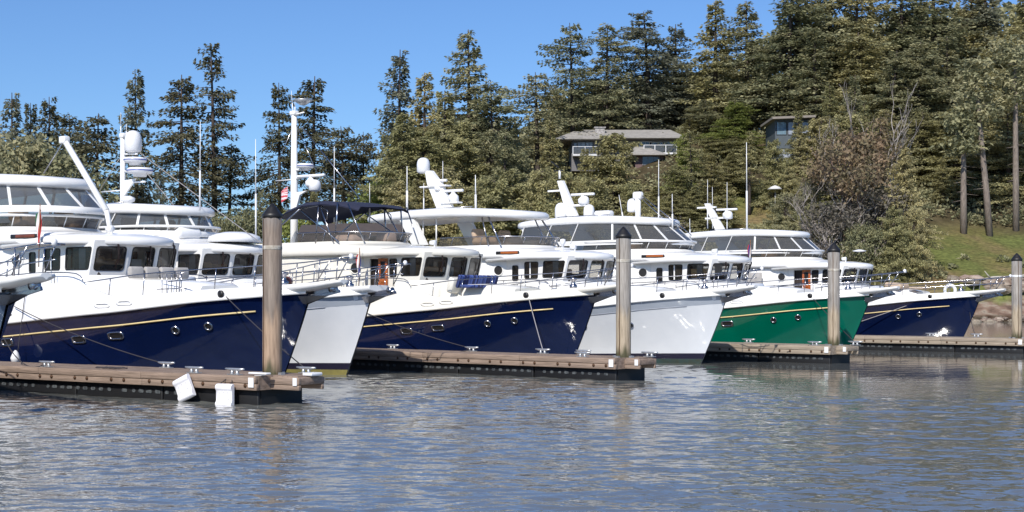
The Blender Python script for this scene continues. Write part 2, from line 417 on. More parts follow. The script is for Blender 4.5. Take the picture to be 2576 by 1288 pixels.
def pulpit(root, upper, rails=True, cover=False, anchor=True, plat=True):
    # platform
    b = MB(); G = []
    for x, w, zt, th in ((-1.25, .74, 2.47, .12), (-.8, .60, 2.50, .14), (-.2, .46, 2.53, .16), (.3, .38, 2.56, .13), (.8, .32, 2.60, .10), (1.02, .26, 2.62, .08), (1.10, .12, 2.625, .06)):
        G.append([(x, -w, zt - .05), (x, -w + .03, zt), (x, 0, zt + .015), (x, w - .03, zt), (x, w, zt - .05), (x, w - .06, zt - th), (x, 0, zt - th - .05), (x, -w + .06, zt - th)])
    if not plat: G = G[:4]
    b.rings(G, True, True, True); b.obj('bow_platform', upper, root)
    if anchor:
        a = MB()
        a.box((.35, 0, 2.36), (.9, .10, .10), ry=-.1); a.lathe((.75, -.08, 2.42), [(.02, 0), (.09, 0), (.06, .08), (.09, .16), (.02, .16)], 12, 'Y')
        a.prism([(.95, .02, 2.40), (.1, .02, 2.28), (-.05, .02, 2.20), (.05, .02, 2.16), (.3, .02, 2.20), (.98, .02, 2.33)], (0, -.05, 0))
        rt = a.obj('anchor_roller', M['steel'], root)
        k = MB()
        k.add([(.62, 0, 2.26), (-.18, -.05, 2.03), (-.05, -.36, 2.24), (.2, -.28, 2.26), (-.18, .05, 2.03), (-.05, .36, 2.24), (.2, .28, 2.26), (.1, 0, 2.22)],
              [(0, 7, 3), (7, 2, 3), (7, 1, 2), (0, 6, 7), (7, 6, 5), (7, 5, 4), (0, 3, 2, 1), (0, 4, 5, 6), (1, 4, 7)])
        k.tube([(-.05, 0, 2.14), (.25, 0, 2.26), (.9, 0, 2.40)], .035, 6)
        k.tube([(-.35, -.25, 2.22), (-.15, -.1, 2.12), (.05, 0, 2.18)], [.01, .035, .03], 6)
        k.obj('anchor', M['steel'], rt)
        # pair of chain stoppers
        c = MB(); c.lathe((-.9, 0, 2.50), [(.12, 0), (.12, .1), (.06, .14), (.06, .24), (.11, .27), (.11, .33), (.02, .34)], 12); c.obj('windlass', M['steel'], root)
    # rails
    def side_y(x):
        return max(.30, interp(HBT, x) - .10 - min(0.16, max(0, (-x - 4.5) * .08)) + (0.0 if x < -1.2 else .12 * (1.2 + x)))
    rail = MB()
    for sd in (-1, 1):
        top = [(-5.9, 2.60), (-5.2, 2.66), (-4, 2.78), (-2.5, 2.88), (-1, 2.97), (0, 3.04), (1.28, 3.14)]
        pts = [Vector((x, sd * side_y(min(x, 1.0)) if x < .9 else sd * .26, z)) for x, z in top]
        rail.tube(catmull(pts, 4), .015, 5)
        mid = [Vector((x, sd * side_y(min(x, 1.0)), z)) for x, z in ((-3.2, 2.60), (-2.2, 2.68), (-1, 2.76), (0.1, 2.82), (.95, 2.88))]
        rail.tube(catmull(mid, 3), .013, 5)
        for x in (-5.0, -3.9, -2.9, -2.0, -1.1, -.2, .55):
            y = side_y(x); zt = interp([(a, c) for a, c in top], x); zb = sinterp(TOPZ, x)
            rail.tube([(x, sd * y, zb), (x + .06, sd * y, zt)], .014, 5)
        rail.tube([(.55, sd * .33, 2.60), (.95, sd * .28, 3.1)], .014, 5)
        # short inner grab rails on the side deck coaming
        gp = [Vector((x, sd * (interp(HBT, x) - .22), z)) for x, z in ((-9.6, 2.78), (-8.5, 2.82), (-7.2, 2.86), (-6.2, 2.82), (-5.95, 2.62))]
        rail.tube(catmull(gp, 3), .015, 5)
        for x in (-9.0, -8.0, -7.0):
            rail.tube([(x, sd * (interp(HBT, x) - .22), 2.5), (x, sd * (interp(HBT, x) - .22), 2.83)], .013, 5)
    rail.tube([(1.28, -.26, 3.14), (1.34, 0, 3.15), (1.28, .26, 3.14)], .017, 5)
    r = rail.obj('bow_rail', M['steel'], root)
    l = MB(); l.lathe((1.33, 0, 3.14), [(.02, -.03), (.06, -.02), (.06, .06), (.03, .10)], 10); l.obj('bow_light', M['white'], r)

class Wall:
    """planar wall with window holes, mapped by P(u,z)"""
    def __init__(s, p0, p1, z0, z1, lean=(0, 0), ua=None, th=.05):
        s.p0 = Vector((p0[0], p0[1], 0)); s.p1 = Vector((p1[0], p1[1], 0)); s.z0 = z0; s.z1 = z1
        s.L = (s.p1 - s.p0).length; s.d = (s.p1 - s.p0).normalized(); s.nrm = Vector((s.d.y, -s.d.x, 0))
        s.lean = Vector((lean[0], lean[1], 0)); s.ua = ua; s.th = th; s.zr = 2.9
    def P(s, u, z, o=0.0):
        k = 1.0 if s.ua is None else max(0, min(1, (u - s.ua) / (s.L - s.ua)))
        return s.p0 + s.d * u + s.lean * (k * (z - s.zr)) + Vector((0, 0, z)) + s.nrm * o
    def build(s, mb, holes):
        us = sorted(set([0, s.L] + [h[0] for h in holes] + [h[1] for h in holes] + ([s.ua] if s.ua else [])))
        zs = sorted(set([s.z0, s.z1] + [h[2] for h in holes] + [h[3] for h in holes]))
        def hole(u, z): return any(h[0] < u < h[1] and h[2] < z < h[3] for h in holes)
        for a, b in zip(us, us[1:]):
            for c, d in zip(zs, zs[1:]):
                if hole((a + b) / 2, (c + d) / 2): continue
                mb.add([s.P(a, c), s.P(b, c), s.P(b, d), s.P(a, d)], [(0, 1, 2, 3)])
                mb.add([s.P(a, c, -s.th), s.P(b, c, -s.th), s.P(b, d, -s.th), s.P(a, d, -s.th)], [(3, 2, 1, 0)])
        for h in holes:
            q = [(h[0], h[2]), (h[1], h[2]), (h[1], h[3]), (h[0], h[3])]
            for (a, c), (b, d) in zip(q, q[1:] + q[:1]):
                mb.add([s.P(a, c), s.P(b, d), s.P(b, d, -s.th), s.P(a, c, -s.th)], [(0, 1, 2, 3)])
    def window(s, parent, h, fm, gm, r=.07, fw=.022, name='window', rim=.012):
        def rr(k):
            u0, u1, z0, z1 = h[0] - .012 + k, h[1] + .012 - k, h[2] - .012 + k, h[3] + .012 - k
            R = max(.01, r - k * .5); out = []
            for cu, cz, a0 in ((u1 - R, z1 - R, 0), (u0 + R, z1 - R, pi / 2), (u0 + R, z0 + R, pi), (u1 - R, z0 + R, 1.5 * pi)):
                for j in range(5):
                    a = a0 + j * pi / 8; out.append((cu + cos(a) * R, cz + sin(a) * R))
            return out
        f = MB(); A, B = rr(-.006), rr(fw)
        f.rings([[s.P(u, z, -.005) for u, z in A], [s.P(u, z, rim) for u, z in A], [s.P(u, z, rim) for u, z in B], [s.P(u, z, -.03) for u, z in B]])
        fo = f.obj(name, fm, parent)
        g = MB(); C = rr(fw - .004)
        g.add([s.P(u, z, -.012) for u, z in C], [tuple(range(len(C)))])
        g.obj('pane', gm, fo)
        return fo

def outline(pts, n=4): return catmull(pts, n)

def half_to_full(half):   # half: list of (x,y<=0) from aft starboard to centre front
    P = [(x, y) for x, y in half]
    return P + [(x, -y) for x, y in reversed(P[:-1])]

def house(root, upper, style):
    """pilothouse, saloon side, eyebrow, flybridge coaming"""
    A, C1, F1, F2, C2, Z = (-8.74, -1.40), (-6.07, -1.40), (-5.78, -.46), (-5.78, .46), (-6.07, 1.40), 3.70
    lean = (.27, 0)
    wd = MB()
    walls = MB()
    ws = Wall(A, C1, 1.5, Z, lean, ua=1.3)
    side = []
    if style.get('door') == 'open':
        side = [(.30, .74, 1.9, 3.52, 'void'), (1.26, 1.56, 2.92, 3.5, 'w'), (1.78, 2.60, 2.95, 3.52, 'w')]
    elif style.get('door') == 'fore':
        side = [(.10, .36, 2.88, 3.42, 'w'), (.78, 1.42, 2.95, 3.50, 'w2'), (1.66, 2.60, 2.95, 3.52, 'w')]
    else:
        side = [(.30, .56, 2.85, 3.38, 'w'), (.88, 1.48, 2.92, 3.50, 'w2'), (1.72, 2.58, 2.95, 3.52, 'w')]
    ws.build(walls, [h[:4] for h in side])
    wp = Wall(C2, (-8.74, 1.40), 1.5, Z, lean=(0, 0)); 
    wp.build(walls, [(.45, 1.2, 2.95, 3.5), (1.5, 2.3, 2.95, 3.5)])
    fr = []
    for a, b in ((C1, F1), (F1, F2), (F2, C2)):
        w = Wall(a, b, 2.0, Z, lean); fr.append(w)
        w.build(walls, [(.10, w.L - .10, 2.93, 3.53)])
    # close the gap the leaning front leaves beside the port wall
    walls.add([(C2[0], C2[1], 2.9), (C2[0] + .22, C2[1], Z), (C2[0], C2[1], Z)], [(0, 1, 2)])
    ho = walls.obj('pilothouse', upper, root)
    for h in side:
        if h[4] == 'void':
            continue
        wo = ws.window(root, h[:4], M['black'], M['glass'])
        if h[4] == 'w2':
            mu = MB(); u = h[0] + (h[1] - h[0]) * .42
            mu.add([ws.P(u - .03, h[2], .004), ws.P(u + .03, h[2], .004), ws.P(u + .03, h[3], .004), ws.P(u - .03, h[3], .004)], [(0, 1, 2, 3)])
            mu.obj('mullion', upper, wo)
    for h in ((.45, 1.2, 2.95, 3.5), (1.5, 2.3, 2.95, 3.5)): wp.window(root, h, M['black'], M['glass'])
    for i, w in enumerate(fr):
        w.window(root, (.10, w.L - .10, 2.93, 3.53), M['black'], M['glass'], r=.09)
        wi = MB(); u = w.L * .62
        wi.tube([w.P(u - .06, 3.66, .03), w.P(u, 3.60, .10), w.P(u + .05, 3.45, .08), w.P(u + .10, 3.25, .04), w.P(u + .13, 3.10, .03)], [.035, .034, .018, .014, .012], 5)
        wi.tube([w.P(u + .16, 3.50, .03), w.P(u + .10, 3.25, .035), w.P(u + .04, 2.98, .03)], .014, 4)
        wi.box(w.P(u - .06, 3.66, .03), (.10, .08, .08))
        wi.obj('wiper', M['wiper'], root)
    if style.get('door') == 'open':
        # dark doorway recess and varnished door slid open beside it
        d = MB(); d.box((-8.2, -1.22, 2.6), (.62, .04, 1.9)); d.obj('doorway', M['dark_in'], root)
        d = MB(); dx0, dx1 = -7.96, -7.54
        for bx in ((dx0 + .05, 2.70, .10, 1.66), (dx1 - .05, 2.70, .10, 1.66)): d.box((bx[0], -1.455, bx[1]), (bx[2], .05, bx[3]), bev=.01)
        for z, hh in ((1.92, .12), (2.78, .14), (3.48, .10)): d.box(((dx0 + dx1) / 2, -1.453, z), (.26, .045, hh), bev=.01)
        d.box(((dx0 + dx1) / 2, -1.445, 2.3), (.26, .02, .95))
        do = d.obj('door', M['teak'], root)
        g = MB(); g.box(((dx0 + dx1) / 2, -1.445, 3.14), (.24, .012, .56)); g.obj('pane', M['black'], do)
    else:
        d = MB(); x = -8.74 + (.43 if style.get('door') != 'fore' else .23)
        d.rings([[(x + sx * a, -1.40 - o, 2.62 + sz * b) for sx, sz in ((1, 1), (-1, 1), (-1, -1), (1, -1))] for a, b, o in ((.27, .92, -.01), (.26, .91, .015), (.235, .885, .015), (.23, .88, .001))], True, False, False, False)
        d.obj('door', upper, root)
    # interior
    it = MB(); it.box((-7.2, 0, 2.35), (2.7, 2.66, .05)); it.box((-8.62, .1, 2.95), (.05, 2.4, 1.3)); it.obj('cabin_sole', M['wood_in'], root)
    it = MB(); it.box((-6.25, 0, 2.65), (.5, 2.4, .55), bev=.05); it.box((-6.4, -.3, 2.95), (.25, .9, .22), ry=-.4, bev=.04); it.lathe((-6.6, -.3, 2.78), [(.24, 0), (.26, .02), (.24, .04), (.22, .02)], 14, 'X'); it.obj('helm_console', M['dark_in'], root)
    it = MB(); it.box((-7.0, -.3, 2.75), (.5, .55, .12), bev=.05); it.box((-7.2, -.3, 3.05), (.12, .52, .55), ry=-.1, bev=.05); it.box((-7.9, .8, 2.95), (.15, 1.0, .7), bev=.05); it.box((-7.7, -.9, 3.1), (.3, .3, .45), bev=.05); it.obj('helm_seat', M['leather'], root)
    it = MB()
    for k in range(5): it.tube([(-6.4 - .05 * k, -1.30, 2.95), (-6.4 - .05 * k, -1.30, 3.6)], .028, 5)
    for k in range(4): it.tube([(-8.25 + .05 * k, 1.29, 2.95), (-8.25 + .05 * k, 1.29, 3.6)], .028, 5)
    it.obj('curtain', M['greycanvas'], root)
    if style.get('blind'):
        for x0, x1 in ((-6.95, -6.62), (-6.5, -6.2)):
            bl = MB(); bl.box(((x0 + x1) / 2, -1.22, 3.16), (x1 - x0, .02, .36), bev=.008); bl.obj('blind', M['tanblind'], root)
    bl = MB(); bl.box((-6.5, .35, 3.08), (.04, .5, .34), ry=.15); bl.box((-6.55, .35, 2.9), (.3, .5, .05)); bl.obj('chart_table', M['white'], root)
    # saloon side (aft superstructure) with porthole
    b = MB(); half0 = [(-16.2, -1.62), (-15, -1.72), (-12, -1.80), (-9.6, -1.70), (-8.72, -1.42)]
    R = []
    for z, sc, dx in ((1.4, 1, 0), (2.6, 1.0, 0), (3.5, .985, .0), (3.66, .97, 0), (3.74, .9, 0)):
        R.append([(x + dx, y * sc, z) for x, y in half0] + [(x + dx, -y * sc, z) for x, y in reversed(half0)])
    b.rings(R, True, True, True); b.obj('saloon', upper, root)
    p = MB(); px = -9.02; ang = math.atan2(.28, .88)
    rr = [(cos(2 * pi * k / 24), sin(2 * pi * k / 24)) for k in range(24)]
    def pq(u, v, o): return (px + u * cos(ang), -1.517 - o + u * sin(ang), 3.22 + v)
    p.rings([[pq(u * k, v * k, o) for u, v in rr] for k, o in ((.205, -.02), (.20, .028), (.17, .028), (.165, .0))])
    po = p.obj('porthole', M['steel'] if style.get('steelport') else upper, root)
    g = MB(); g.add([pq(u * .17, v * .17, .012) for u, v in rr], [tuple(range(24))]); g.obj('pane', M['black'], po)
    # lower wing panel beside the side deck
    # eyebrow roof
    half = [(-9.45, -1.74), (-9.3, -1.80), (-8, -1.80), (-7.0, -1.74), (-6.3, -1.52), (-5.7, -1.05), (-5.40, -.5)]
    cl = half_to_full(half + [(-5.32, 0)])
    full = [(p.x, p.y) for p in catmull([(x, y, 0) for x, y in cl], 3)]
    b = MB(); R = []
    def dz(x): return -.011 * (x + 7.0) ** 2
    for sc, z in ((.90, 3.64), (.975, 3.60), (1.0, 3.64), (1.005, 3.74), (.985, 3.80), (.9, 3.86), (.6, 3.93), (.2, 3.97)):
        R.append([(-7.3 + (x + 7.3) * sc, y * sc, z + dz(x) * (1 if sc > .8 else .5)) for x, y in full])
    b.rings(R, True, True, True); b.obj('eyebrow_roof', upper, root)
    # underside shadow lip keeps the eyebrow solid
    # flybridge coaming
    fs = style.get('fs', 0)
    def fsh(pts): return [(x + (fs if x > -11.5 else 0), y) for x, y in pts]
    hA = [(-14.8, -1.80), (-12, -1.86), (-9.5, -1.84), (-8.0, -1.76), (-7.2, -1.42), (-6.75, -.8), (-6.6, 0)]
    hB = fsh([(-14.8, -1.66), (-12, -1.72), (-10.3, -1.70), (-9.2, -1.58), (-8.5, -1.2), (-8.1, -.62), (-8.0, 0)])
    def full_(h): return [(p.x, p.y) for p in catmull([(x, y, 0) for x, y in half_to_full(h)], 3)]
    fA, fB = full_(hA), full_(hB)
    b = MB(); R = []
    for t, z in ((0, 3.66), (.03, 3.78), (.12, 3.90), (.45, 3.99), (.93, 4.05), (1.0, 4.12), (1.02, 4.15), (1.04, 4.14), (1.05, 3.95)):
        R.append([(a[0] + (c[0] - a[0]) * t, a[1] + (c[1] - a[1]) * t, z) for a, c in zip(fA, fB)])
    b.rings(R, True, True, True); b.obj('flybridge_coaming', upper, root)
    if style.get('vent', True):
        v = MB(); v.box((-8.35, -1.785, 3.845), (1.05, .06, .115), rz=radians(3), bev=.02); vo = v.obj('side_vent', M['black'], root)
        v = MB(); v.box((-8.25, -1.805, 3.845), (.78, .05, .085), rz=radians(3), bev=.015); v.obj('vent_trim', M['teak'] if style.get('vent') != 'dark' else M['oldteak'], vo)
    # venturi screen with stanchions, white top rail
    half2 = fsh([(-11.9, -1.68), (-10.4, -1.68), (-9.3, -1.56), (-8.6, -1.18), (-8.2, -.62), (-8.1, 0)])
    f2 = [(p.x, p.y) for p in catmull([(x, y, 0) for x, y in half_to_full(half2)], 4)]
    b = MB(); b.rings([[(x - .05, y, 4.10) for x, y in f2], [(x + .16, y * 1.04, 4.45) for x, y in f2]], False); sc = b.obj('windscreen', M['tint'], root)
    b = MB(); b.tube([(x + .165, y * 1.045, 4.46) for x, y in f2], .022 if not style.get('ring') else .045, 6)
    for i in range(2, len(f2) - 2, 4):
        x, y = f2[i]; b.tube([(x - .05, y, 4.10), (x + .16, y * 1.04, 4.45)], .016, 5)
    b.obj('screen_rail', M['steel'] if not style.get('ring') else upper, sc)
    # foredeck trunk and Portuguese bridge
    b = MB(); R = []
    for x, w, zt in ((-5.2, 1.35, 2.62), (-4.9, 1.32, 2.66), (-4.1, 1.15, 2.64), (-3.3, .92, 2.60), (-2.9, .8, 2.56), (-2.65, .70, 2.50)):
        R.append([(x + (.12 if j in (0, 6) else 0), y, z) for j, (y, z) in enumerate(((-w - .1, 1.85), (-w, zt - .12), (-w + .1, zt), (0, zt + .03), (w - .1, zt), (w, zt - .12), (w + .1, 1.85)))])
    b.rings(R, False); n = len(R[-1]); b.add(R[-1], [tuple(range(n))]); b.obj('trunk_cabin', upper, root)
    half = [(-6.6, -2.05), (-6.0, -1.98), (-5.55, -1.7), (-5.2, -1.1), (-5.08, 0)]
    f3 = [(p.x, p.y) for p in catmull([(x, y, 0) for x, y in half_to_full(half)], 3)]
    b = MB(); b.rings([[(x + .12, y * 1.02, 1.8) for x, y in f3], [(x + .02, y, 2.74) for x, y in f3], [(x - .01, y * .99, 2.79) for x, y in f3], [(x - .09, y * .965, 2.79) for x, y in f3], [(x - .11, y * .96, 1.8) for x, y in f3]], False)
    b.obj('portuguese_bridge', upper, root)
    # horn and searchlight on roof
    b = MB(); b.tube([(-6.2, -.6, 3.85), (-6.2, -.6, 4.0)], .03, 6); b.lathe((-6.3, -.6, 4.03), [(.02, -.1), (.075, -.08), (.09, .12), (.03, .13)], 10, 'X'); b.obj('searchlight', M['white'], root)

def strip(mb, a, b, w, t=.02):
    """flat bar between two points"""
    a, b = Vector(a), Vector(b); d = (b - a).normalized(); s_ = d.cross(Vector((0, 0, 1)))
    if s_.length < .1: s_ = Vector((1, 0, 0))
    s_.normalize(); n = d.cross(s_)
    R = [[p + s_ * (w / 2 * i) + n * (t / 2 * j) for i, j in ((1, 1), (-1, 1), (-1, -1), (1, -1))] for p in (a, b)]
    mb.rings(R, True, True, True, False)

def hardtop(root, upper, x_aft=-14.6, x_fr=-7.75, zb=5.2, enclosed=True, legs=False, crown=.3, y=1.72, zr=4.66, fin=False, fs=0.0):
    half = [(x_aft, -y * .9), (x_aft + .25, -y), (x_aft + 2.5, -y * 1.02), (x_fr - 1.9, -y), (x_fr - .8, -y * .88), (x_fr - .18, -y * .50), (x_fr, 0)]
    full = [(p.x, p.y) for p in catmull([(a, b, 0) for a, b in half_to_full(half)], 3)]
    cx = (x_aft + x_fr) / 2
    xm = x_aft + 3.2
    def dz(x): return .06 - .0085 * (x - xm) ** 2
    b = MB(); R = []
    for sc, z in ((.9, .02), (.97, -.02), (1.0, .02), (1.004, .12), (.995, .20), (.965, .27), (.9, .31), (.7, .35), (.3, .37)):
        R.append([(cx + (a - cx) * sc, c * sc, zb + z + dz(a)) for a, c in full])
    b.rings(R, True, True, True); ht = b.obj('hardtop', upper, root)
    if enclosed:
        # ring of clear panels between the screen rail and the hardtop
        tophalf = [(x_aft + .4, -y * .98), (x_aft + 1.9, -y * .99), (x_aft + 3.3, -y * .99), (x_fr - 1.7, -y * .94), (x_fr - .85, -y * .78), (x_fr - .35, -y * .45), (x_fr - .2, 0)]
        bothalf = [(x_aft + .1, -1.70), (x_aft + 1.5, -1.74), (x_aft + 2.9, -1.74), (-10.4 + fs, -1.72), (-9.1 + fs, -1.52), (-8.3 + fs, -.85), (-8.0 + fs, 0)]
        T = [Vector((p.x, p.y, zb + .03 + dz(p.x))) for p in catmull([(a, b_, 0) for a, b_ in half_to_full(tophalf)], 6)]
        Bt = [Vector((p.x + .05, p.y * 1.02, zr if p.x < -9 else zr - .03 * (p.x + 9))) for p in catmull([(a, b_, 0) for a, b_ in half_to_full(bothalf)], 6)]
        n = len(T); fr = MB(); cuts = [0, 6, 12, 18, 24, 30, 36, 42, 48, 54, 60, 66, 72]
        cuts = [c for c in cuts if c < n]
        if cuts[-1] != n - 1: cuts.append(n - 1)
        g = MB(); g.rings([Bt, T], False); g.obj('clear_panel', M['vinyl'], ht)
        for c in cuts: strip(fr, Bt[c] * 1.0, T[c], .085, .03)
        fr.tube(T, .05, 5); fr.rings([[p + Vector((0, 0, -.13)) for p in Bt], [p + Vector((.03, 0, -.10)) for p in Bt], [p + Vector((.03, 0, .04)) for p in Bt], [p + Vector((-.04, 0, .06)) for p in Bt]], False)
        fr.obj('panel_frame', upper, ht)
    if fin:
        for sd in (-1, 1):
            l = MB(); l.prism([(x_aft + .15, sd * 1.64, zb), (x_aft + 1.0, sd * 1.64, zb + .02), (x_aft + 2.3, sd * 1.74, 4.05), (x_aft + .8, sd * 1.74, 4.05)], (0, sd * -.12, 0)); l.obj('hardtop_leg', upper, ht)
    if legs:
        for sd in (-1, 1):
            l = MB()
            q = [at('4', *xy, -1.68) for xy in ((1004, 545), (1040, 548), (1072, 616), (1036, 616))]
            l.prism([(p_.x, sd * 1.68, min(p_.z, 5.25)) for p_ in q], (0, sd * -.14, 0)); l.obj('hardtop_leg', upper, ht)
            l = MB(); l.tube([(-9.4, sd * 1.5, 5.3), (-8.6, sd * 1.68, 4.15)], .035, 6); l.tube([(-9.7, sd * 1.5, 5.3), (-9.2, sd * 1.68, 4.15)], .03, 6); l.obj('hardtop_post', M['steel'], ht)
    # grab rail along the roof
    r = MB(); r.tube([(x_aft + 1.5, -.9, zb + .40 + dz(x_aft + 1.5)), (x_fr - 2.4, -.9, zb + .40 + dz(x_fr - 2.4))], .016, 5)
    for k in range(5):
        x = x_aft + 1.6 + k * (x_fr - x_aft - 4.1) / 4; r.tube([(x, -.9, zb + .18 + dz(x)), (x, -.9, zb + .40 + dz(x))], .013, 5)
    r.obj('roof_rail', M['steel'], ht)
    # covered helm seats behind the clear panels
    for yy in (-.8, .7):
        c = MB(); c.box((-10.1, yy, 4.28), (.7, .62, .5), bev=.15); c.box((-10.5, yy, 4.55), (.2, .6, .5), ry=-.15, bev=.08); c.obj('helm_seat', M['redcanvas'] if root.get('redseat') else M['tancanvas'], root)
    return ht

def dome(parent, c, r, h, name='satellite_dome'):
    b = MB(); b.lathe(c, [(r * .55, -h * .12), (r * .8, -h * .08), (r, 0), (r * 1.0, h * .5), (r * .93, h * .7), (r * .75, h * .87), (r * .4, h * .97), (r * .05, h)], 20)
    o = b.obj(name, M['white'], parent)
    return o
def radome(parent, c, r=.32, h=.16):
    b = MB(); b.lathe(c, [(r * .5, -h), (r * .55, -h * .5), (r * .9, -h * .45), (r, -h * .1), (r, h * .2), (r * .9, h * .5), (r * .3, h * .62)], 20); o = b.obj('radar_dome', M['white'], parent)
    k = MB(); k.lathe(c, [(r * 1.004, -h * .06), (r * 1.01, -h * .05), (r * 1.01, h * .12), (r * 1.004, h * .13)], 20); k.obj('blue_band', M['bluemark'], o)
def array_radar(parent, c, ang=.0, L=1.2):
    b = MB(); b.lathe((c[0], c[1], c[2] - .28), [(.16, -.12), (.2, -.05), (.2, .08), (.1, .17), (.06, .24)], 14); b.box(c, (L, .13, .10), rz=ang, bev=.03); b.obj('radar', M['white'], parent)
def whip(parent, a, b_, r=.016):
    m = MB(); m.tube([a, (Vector(a) * .55 + Vector(b_) * .45)], r * 1.5, 5); m.tube([(Vector(a) * .55 + Vector(b_) * .45), b_], [r, r * .5], 5); m.obj('whip_antenna', M['white'], parent)
def wire(parent, a, b_, r=.012, name='stay', m='steel'):
    w = MB(); w.tube([a, b_], r, 4); w.obj(name, M[m], parent)
def flag(parent, a, w, h, cols, droop=True):
    """flag hanging from a staff: vertical bands"""
    st = MB(); a = Vector(a); st.tube([a + Vector((-.06, 0, -h * 1.6)), a + Vector((.0, 0, .12))], .014, 5); so = st.obj('flag_staff', M['wood_in'], parent)
    n = len(cols)
    for k, c in enumerate(cols):
        m = MB(); R = []
        for i in range(7):
            t = i / 6; z = a.z - t * h
            ring = []
            for j in range(3):
                u = (k + j / 2) / n * w
                ring.append(Vector((a.x - u * (.55 + .2 * sin(t * 5)), a.y + .05 * sin(u * 22 + t * 4), z - u * .8 + (0.02 * sin(9 * u)))))
            R.append(ring)
        m.rings(R, False); m.obj('flag', M[c], so)

def place(b):  return BO[b]
HEAD = {'1': radians(-37.0), '2': radians(-41.2), '3': radians(-41.2), '4': radians(-41.2), '5': radians(-41.2), '6': radians(-41.2), '0': radians(-38)}
BOAT = {'1': (-4.83, 35.8), '2': (-3.94, 42.0), '3': (2.57, 45.5), '4': (7.16, 49.7), '5': (12.93, 53.9), '6': (20.38, 65.0), '0': (-9.3, 28.6)}
def at(b, xv, yv, c=0.0):
    """photo measurement (2576-wide frame) -> point of boat b on its fore-and-aft plane y=c"""
    th = HEAD[b]; U = (cos(th), sin(th)); W = (-sin(th), cos(th)); bx, by = BOAT[b]
    dx = (xv - CX) / FP; dzz = -(yv - HY) / FP
    t = (c + bx * W[0] + by * W[1]) / (dx * W[0] + W[1])
    return Vector(((dx * t - bx) * U[0] + (t - by) * U[1], c, CAMH + dzz * t))

mat_grey = mat('groove_grey', (0.33, 0.35, 0.40), 0.4)
mat_strake = mat('blue_grey_strake', (0.40, 0.44, 0.50), 0.12, coat=.5, scale=.8)

def base_yacht(b, label, paint, upper, style, light=False, rails=True, anchor=True):
    root = thing('motor_yacht', label, 'yacht', (BOAT[b][0], BOAT[b][1], 0), HEAD[b], 'motor yachts moored side by side, bows to the right')
    if style.get('redseat'): root['redseat'] = 1
    root['band'] = int(b)
    yacht_hull(root, paint, upper, light)
    del root['band']
    pulpit(root, upper, rails, anchor=anchor, plat=style.get('plat', True))
    n0 = set(root.children)
    house(root, upper, style)
    for o in root.children:
        if o not in n0: o.location.x += style.get('hx', 0.0)
    if root.get('redseat'): del root['redseat']
    return root

# --- yacht 1: nearest navy one
y1 = base_yacht('1', 'large navy hulled yacht in front at the left, its bow behind the nearest brown piling', M['navy'], M['gel'], {'door': 'fore', 'ring': True, 'vent': 'dark', 'redseat': False, 'fs': -.5, 'hx': -.5})
hardtop(y1, M['gel'], -15.6, -9.35, 5.28, fs=-.7)
bm = MB(); a, c = at('1', 162, 352), at('1', 268, 530)
bm.tube([a, c], .085, 8); bm.box(a, (.26, .2, .2), bev=.03); bm.tube([c, c + Vector((.15, 0, -.5))], .07, 8)
bo = bm.obj('boom', M['gel'], y1)
wire(bo, a, at('1', 110, 436), .022); wire(bo, a + Vector((.1, 0, -.1)), at('1', 230, 480), .02); wire(bo, at('1', 230, 480), at('1', 262, 512), .02)
flag(y1, at('1', 101, 525, -1.9), .22, .95, ['flagred', 'flagwhite', 'flaggreen'])
# folded windlass cover and liferaft
c = MB(); c.lathe((-1.2, .25, 2.62), [(.02, -.2), (.22, -.15), (.26, 0), (.18, .1), (.04, .13)], 14); c.obj('deck_box', M['oldteak'], y1)
# ladder-like rail rack on the foredeck
r = MB()
for k in range(5): r.tube([(-3.9 + .18 * k, -1.25, 2.3), (-3.9 + .18 * k, -1.25, 2.8)], .012, 5)
r.tube([(-4.1, -1.25, 2.8), (-3.0, -1.25, 2.82)], .014, 5); r.tube([(-4.1, -1.25, 2.42), (-3.0, -1.25, 2.44)], .014, 5); r.obj('rack', M['steel'], y1)
c = MB()
for k in range(4): c.box((-5.35, -.9 + .5 * k, 2.86), (.16, .44, .30), bev=.05)
c.obj('seat_back', M['greycanvas'], y1)

# --- yacht 2: grey hull behind yacht 1
y2 = base_yacht('2', 'pale grey hulled yacht in the first slip, satellite dome and stacked radars on its mast', M['greyhull'], M['gel'], {'door': 'fore', 'ring': True, 'vent': False, 'plat': False}, light=True)
hardtop(y2, M['gel'], -14.5, -8.3, 4.86, zr=4.3)
f = at('2', 309, 600); m = MB(); tz = at('2', 308, 345).z
m.tube([(f.x, 0, 3.9), (f.x, 0, tz)], [.10, .085], 10); m.box((f.x + .02, 0, tz + .05), (.22, .2, .16), bev=.03)
for xx, yy in ((345, 375), (352, 418), (365, 445), (330, 508)):
    p = at('2', xx, yy); m.tube([(f.x, 0, p.z - .12), (p.x, 0, p.z - .16)], .035, 6)
m.prism([(f.x, -.03, at('2', 309, 455).z), (f.x + .75, -.03, at('2', 309, 452).z), (f.x, -.03, at('2', 309, 500).z)], (0, .06, 0))
p = at('2', 255, 483); m.tube([(p.x, 0, p.z), (f.x, 0, p.z)], .022, 5)
mo = m.obj('mast', M['gel'], y2)
p = at('2', 335, 378); dome(mo, (p.x, 0, p.z), .28, .66)
p = at('2', 340, 403); radome(mo, (p.x, 0, p.z), .38, .17)
p = at('2', 352, 430); radome(mo, (p.x, 0, p.z), .43, .19)
p = at('2', 322, 500); b = MB(); b.lathe((p.x, 0, p.z - .08), [(.05, -.1), (.22, .0), (.24, .1), (.1, .17)], 14); b.obj('loudhailer', M['white'], mo)
whip(mo, at('2', 304, 345), at('2', 304, 283), .013); whip(mo, at('2', 318, 345), at('2', 318, 312), .015)
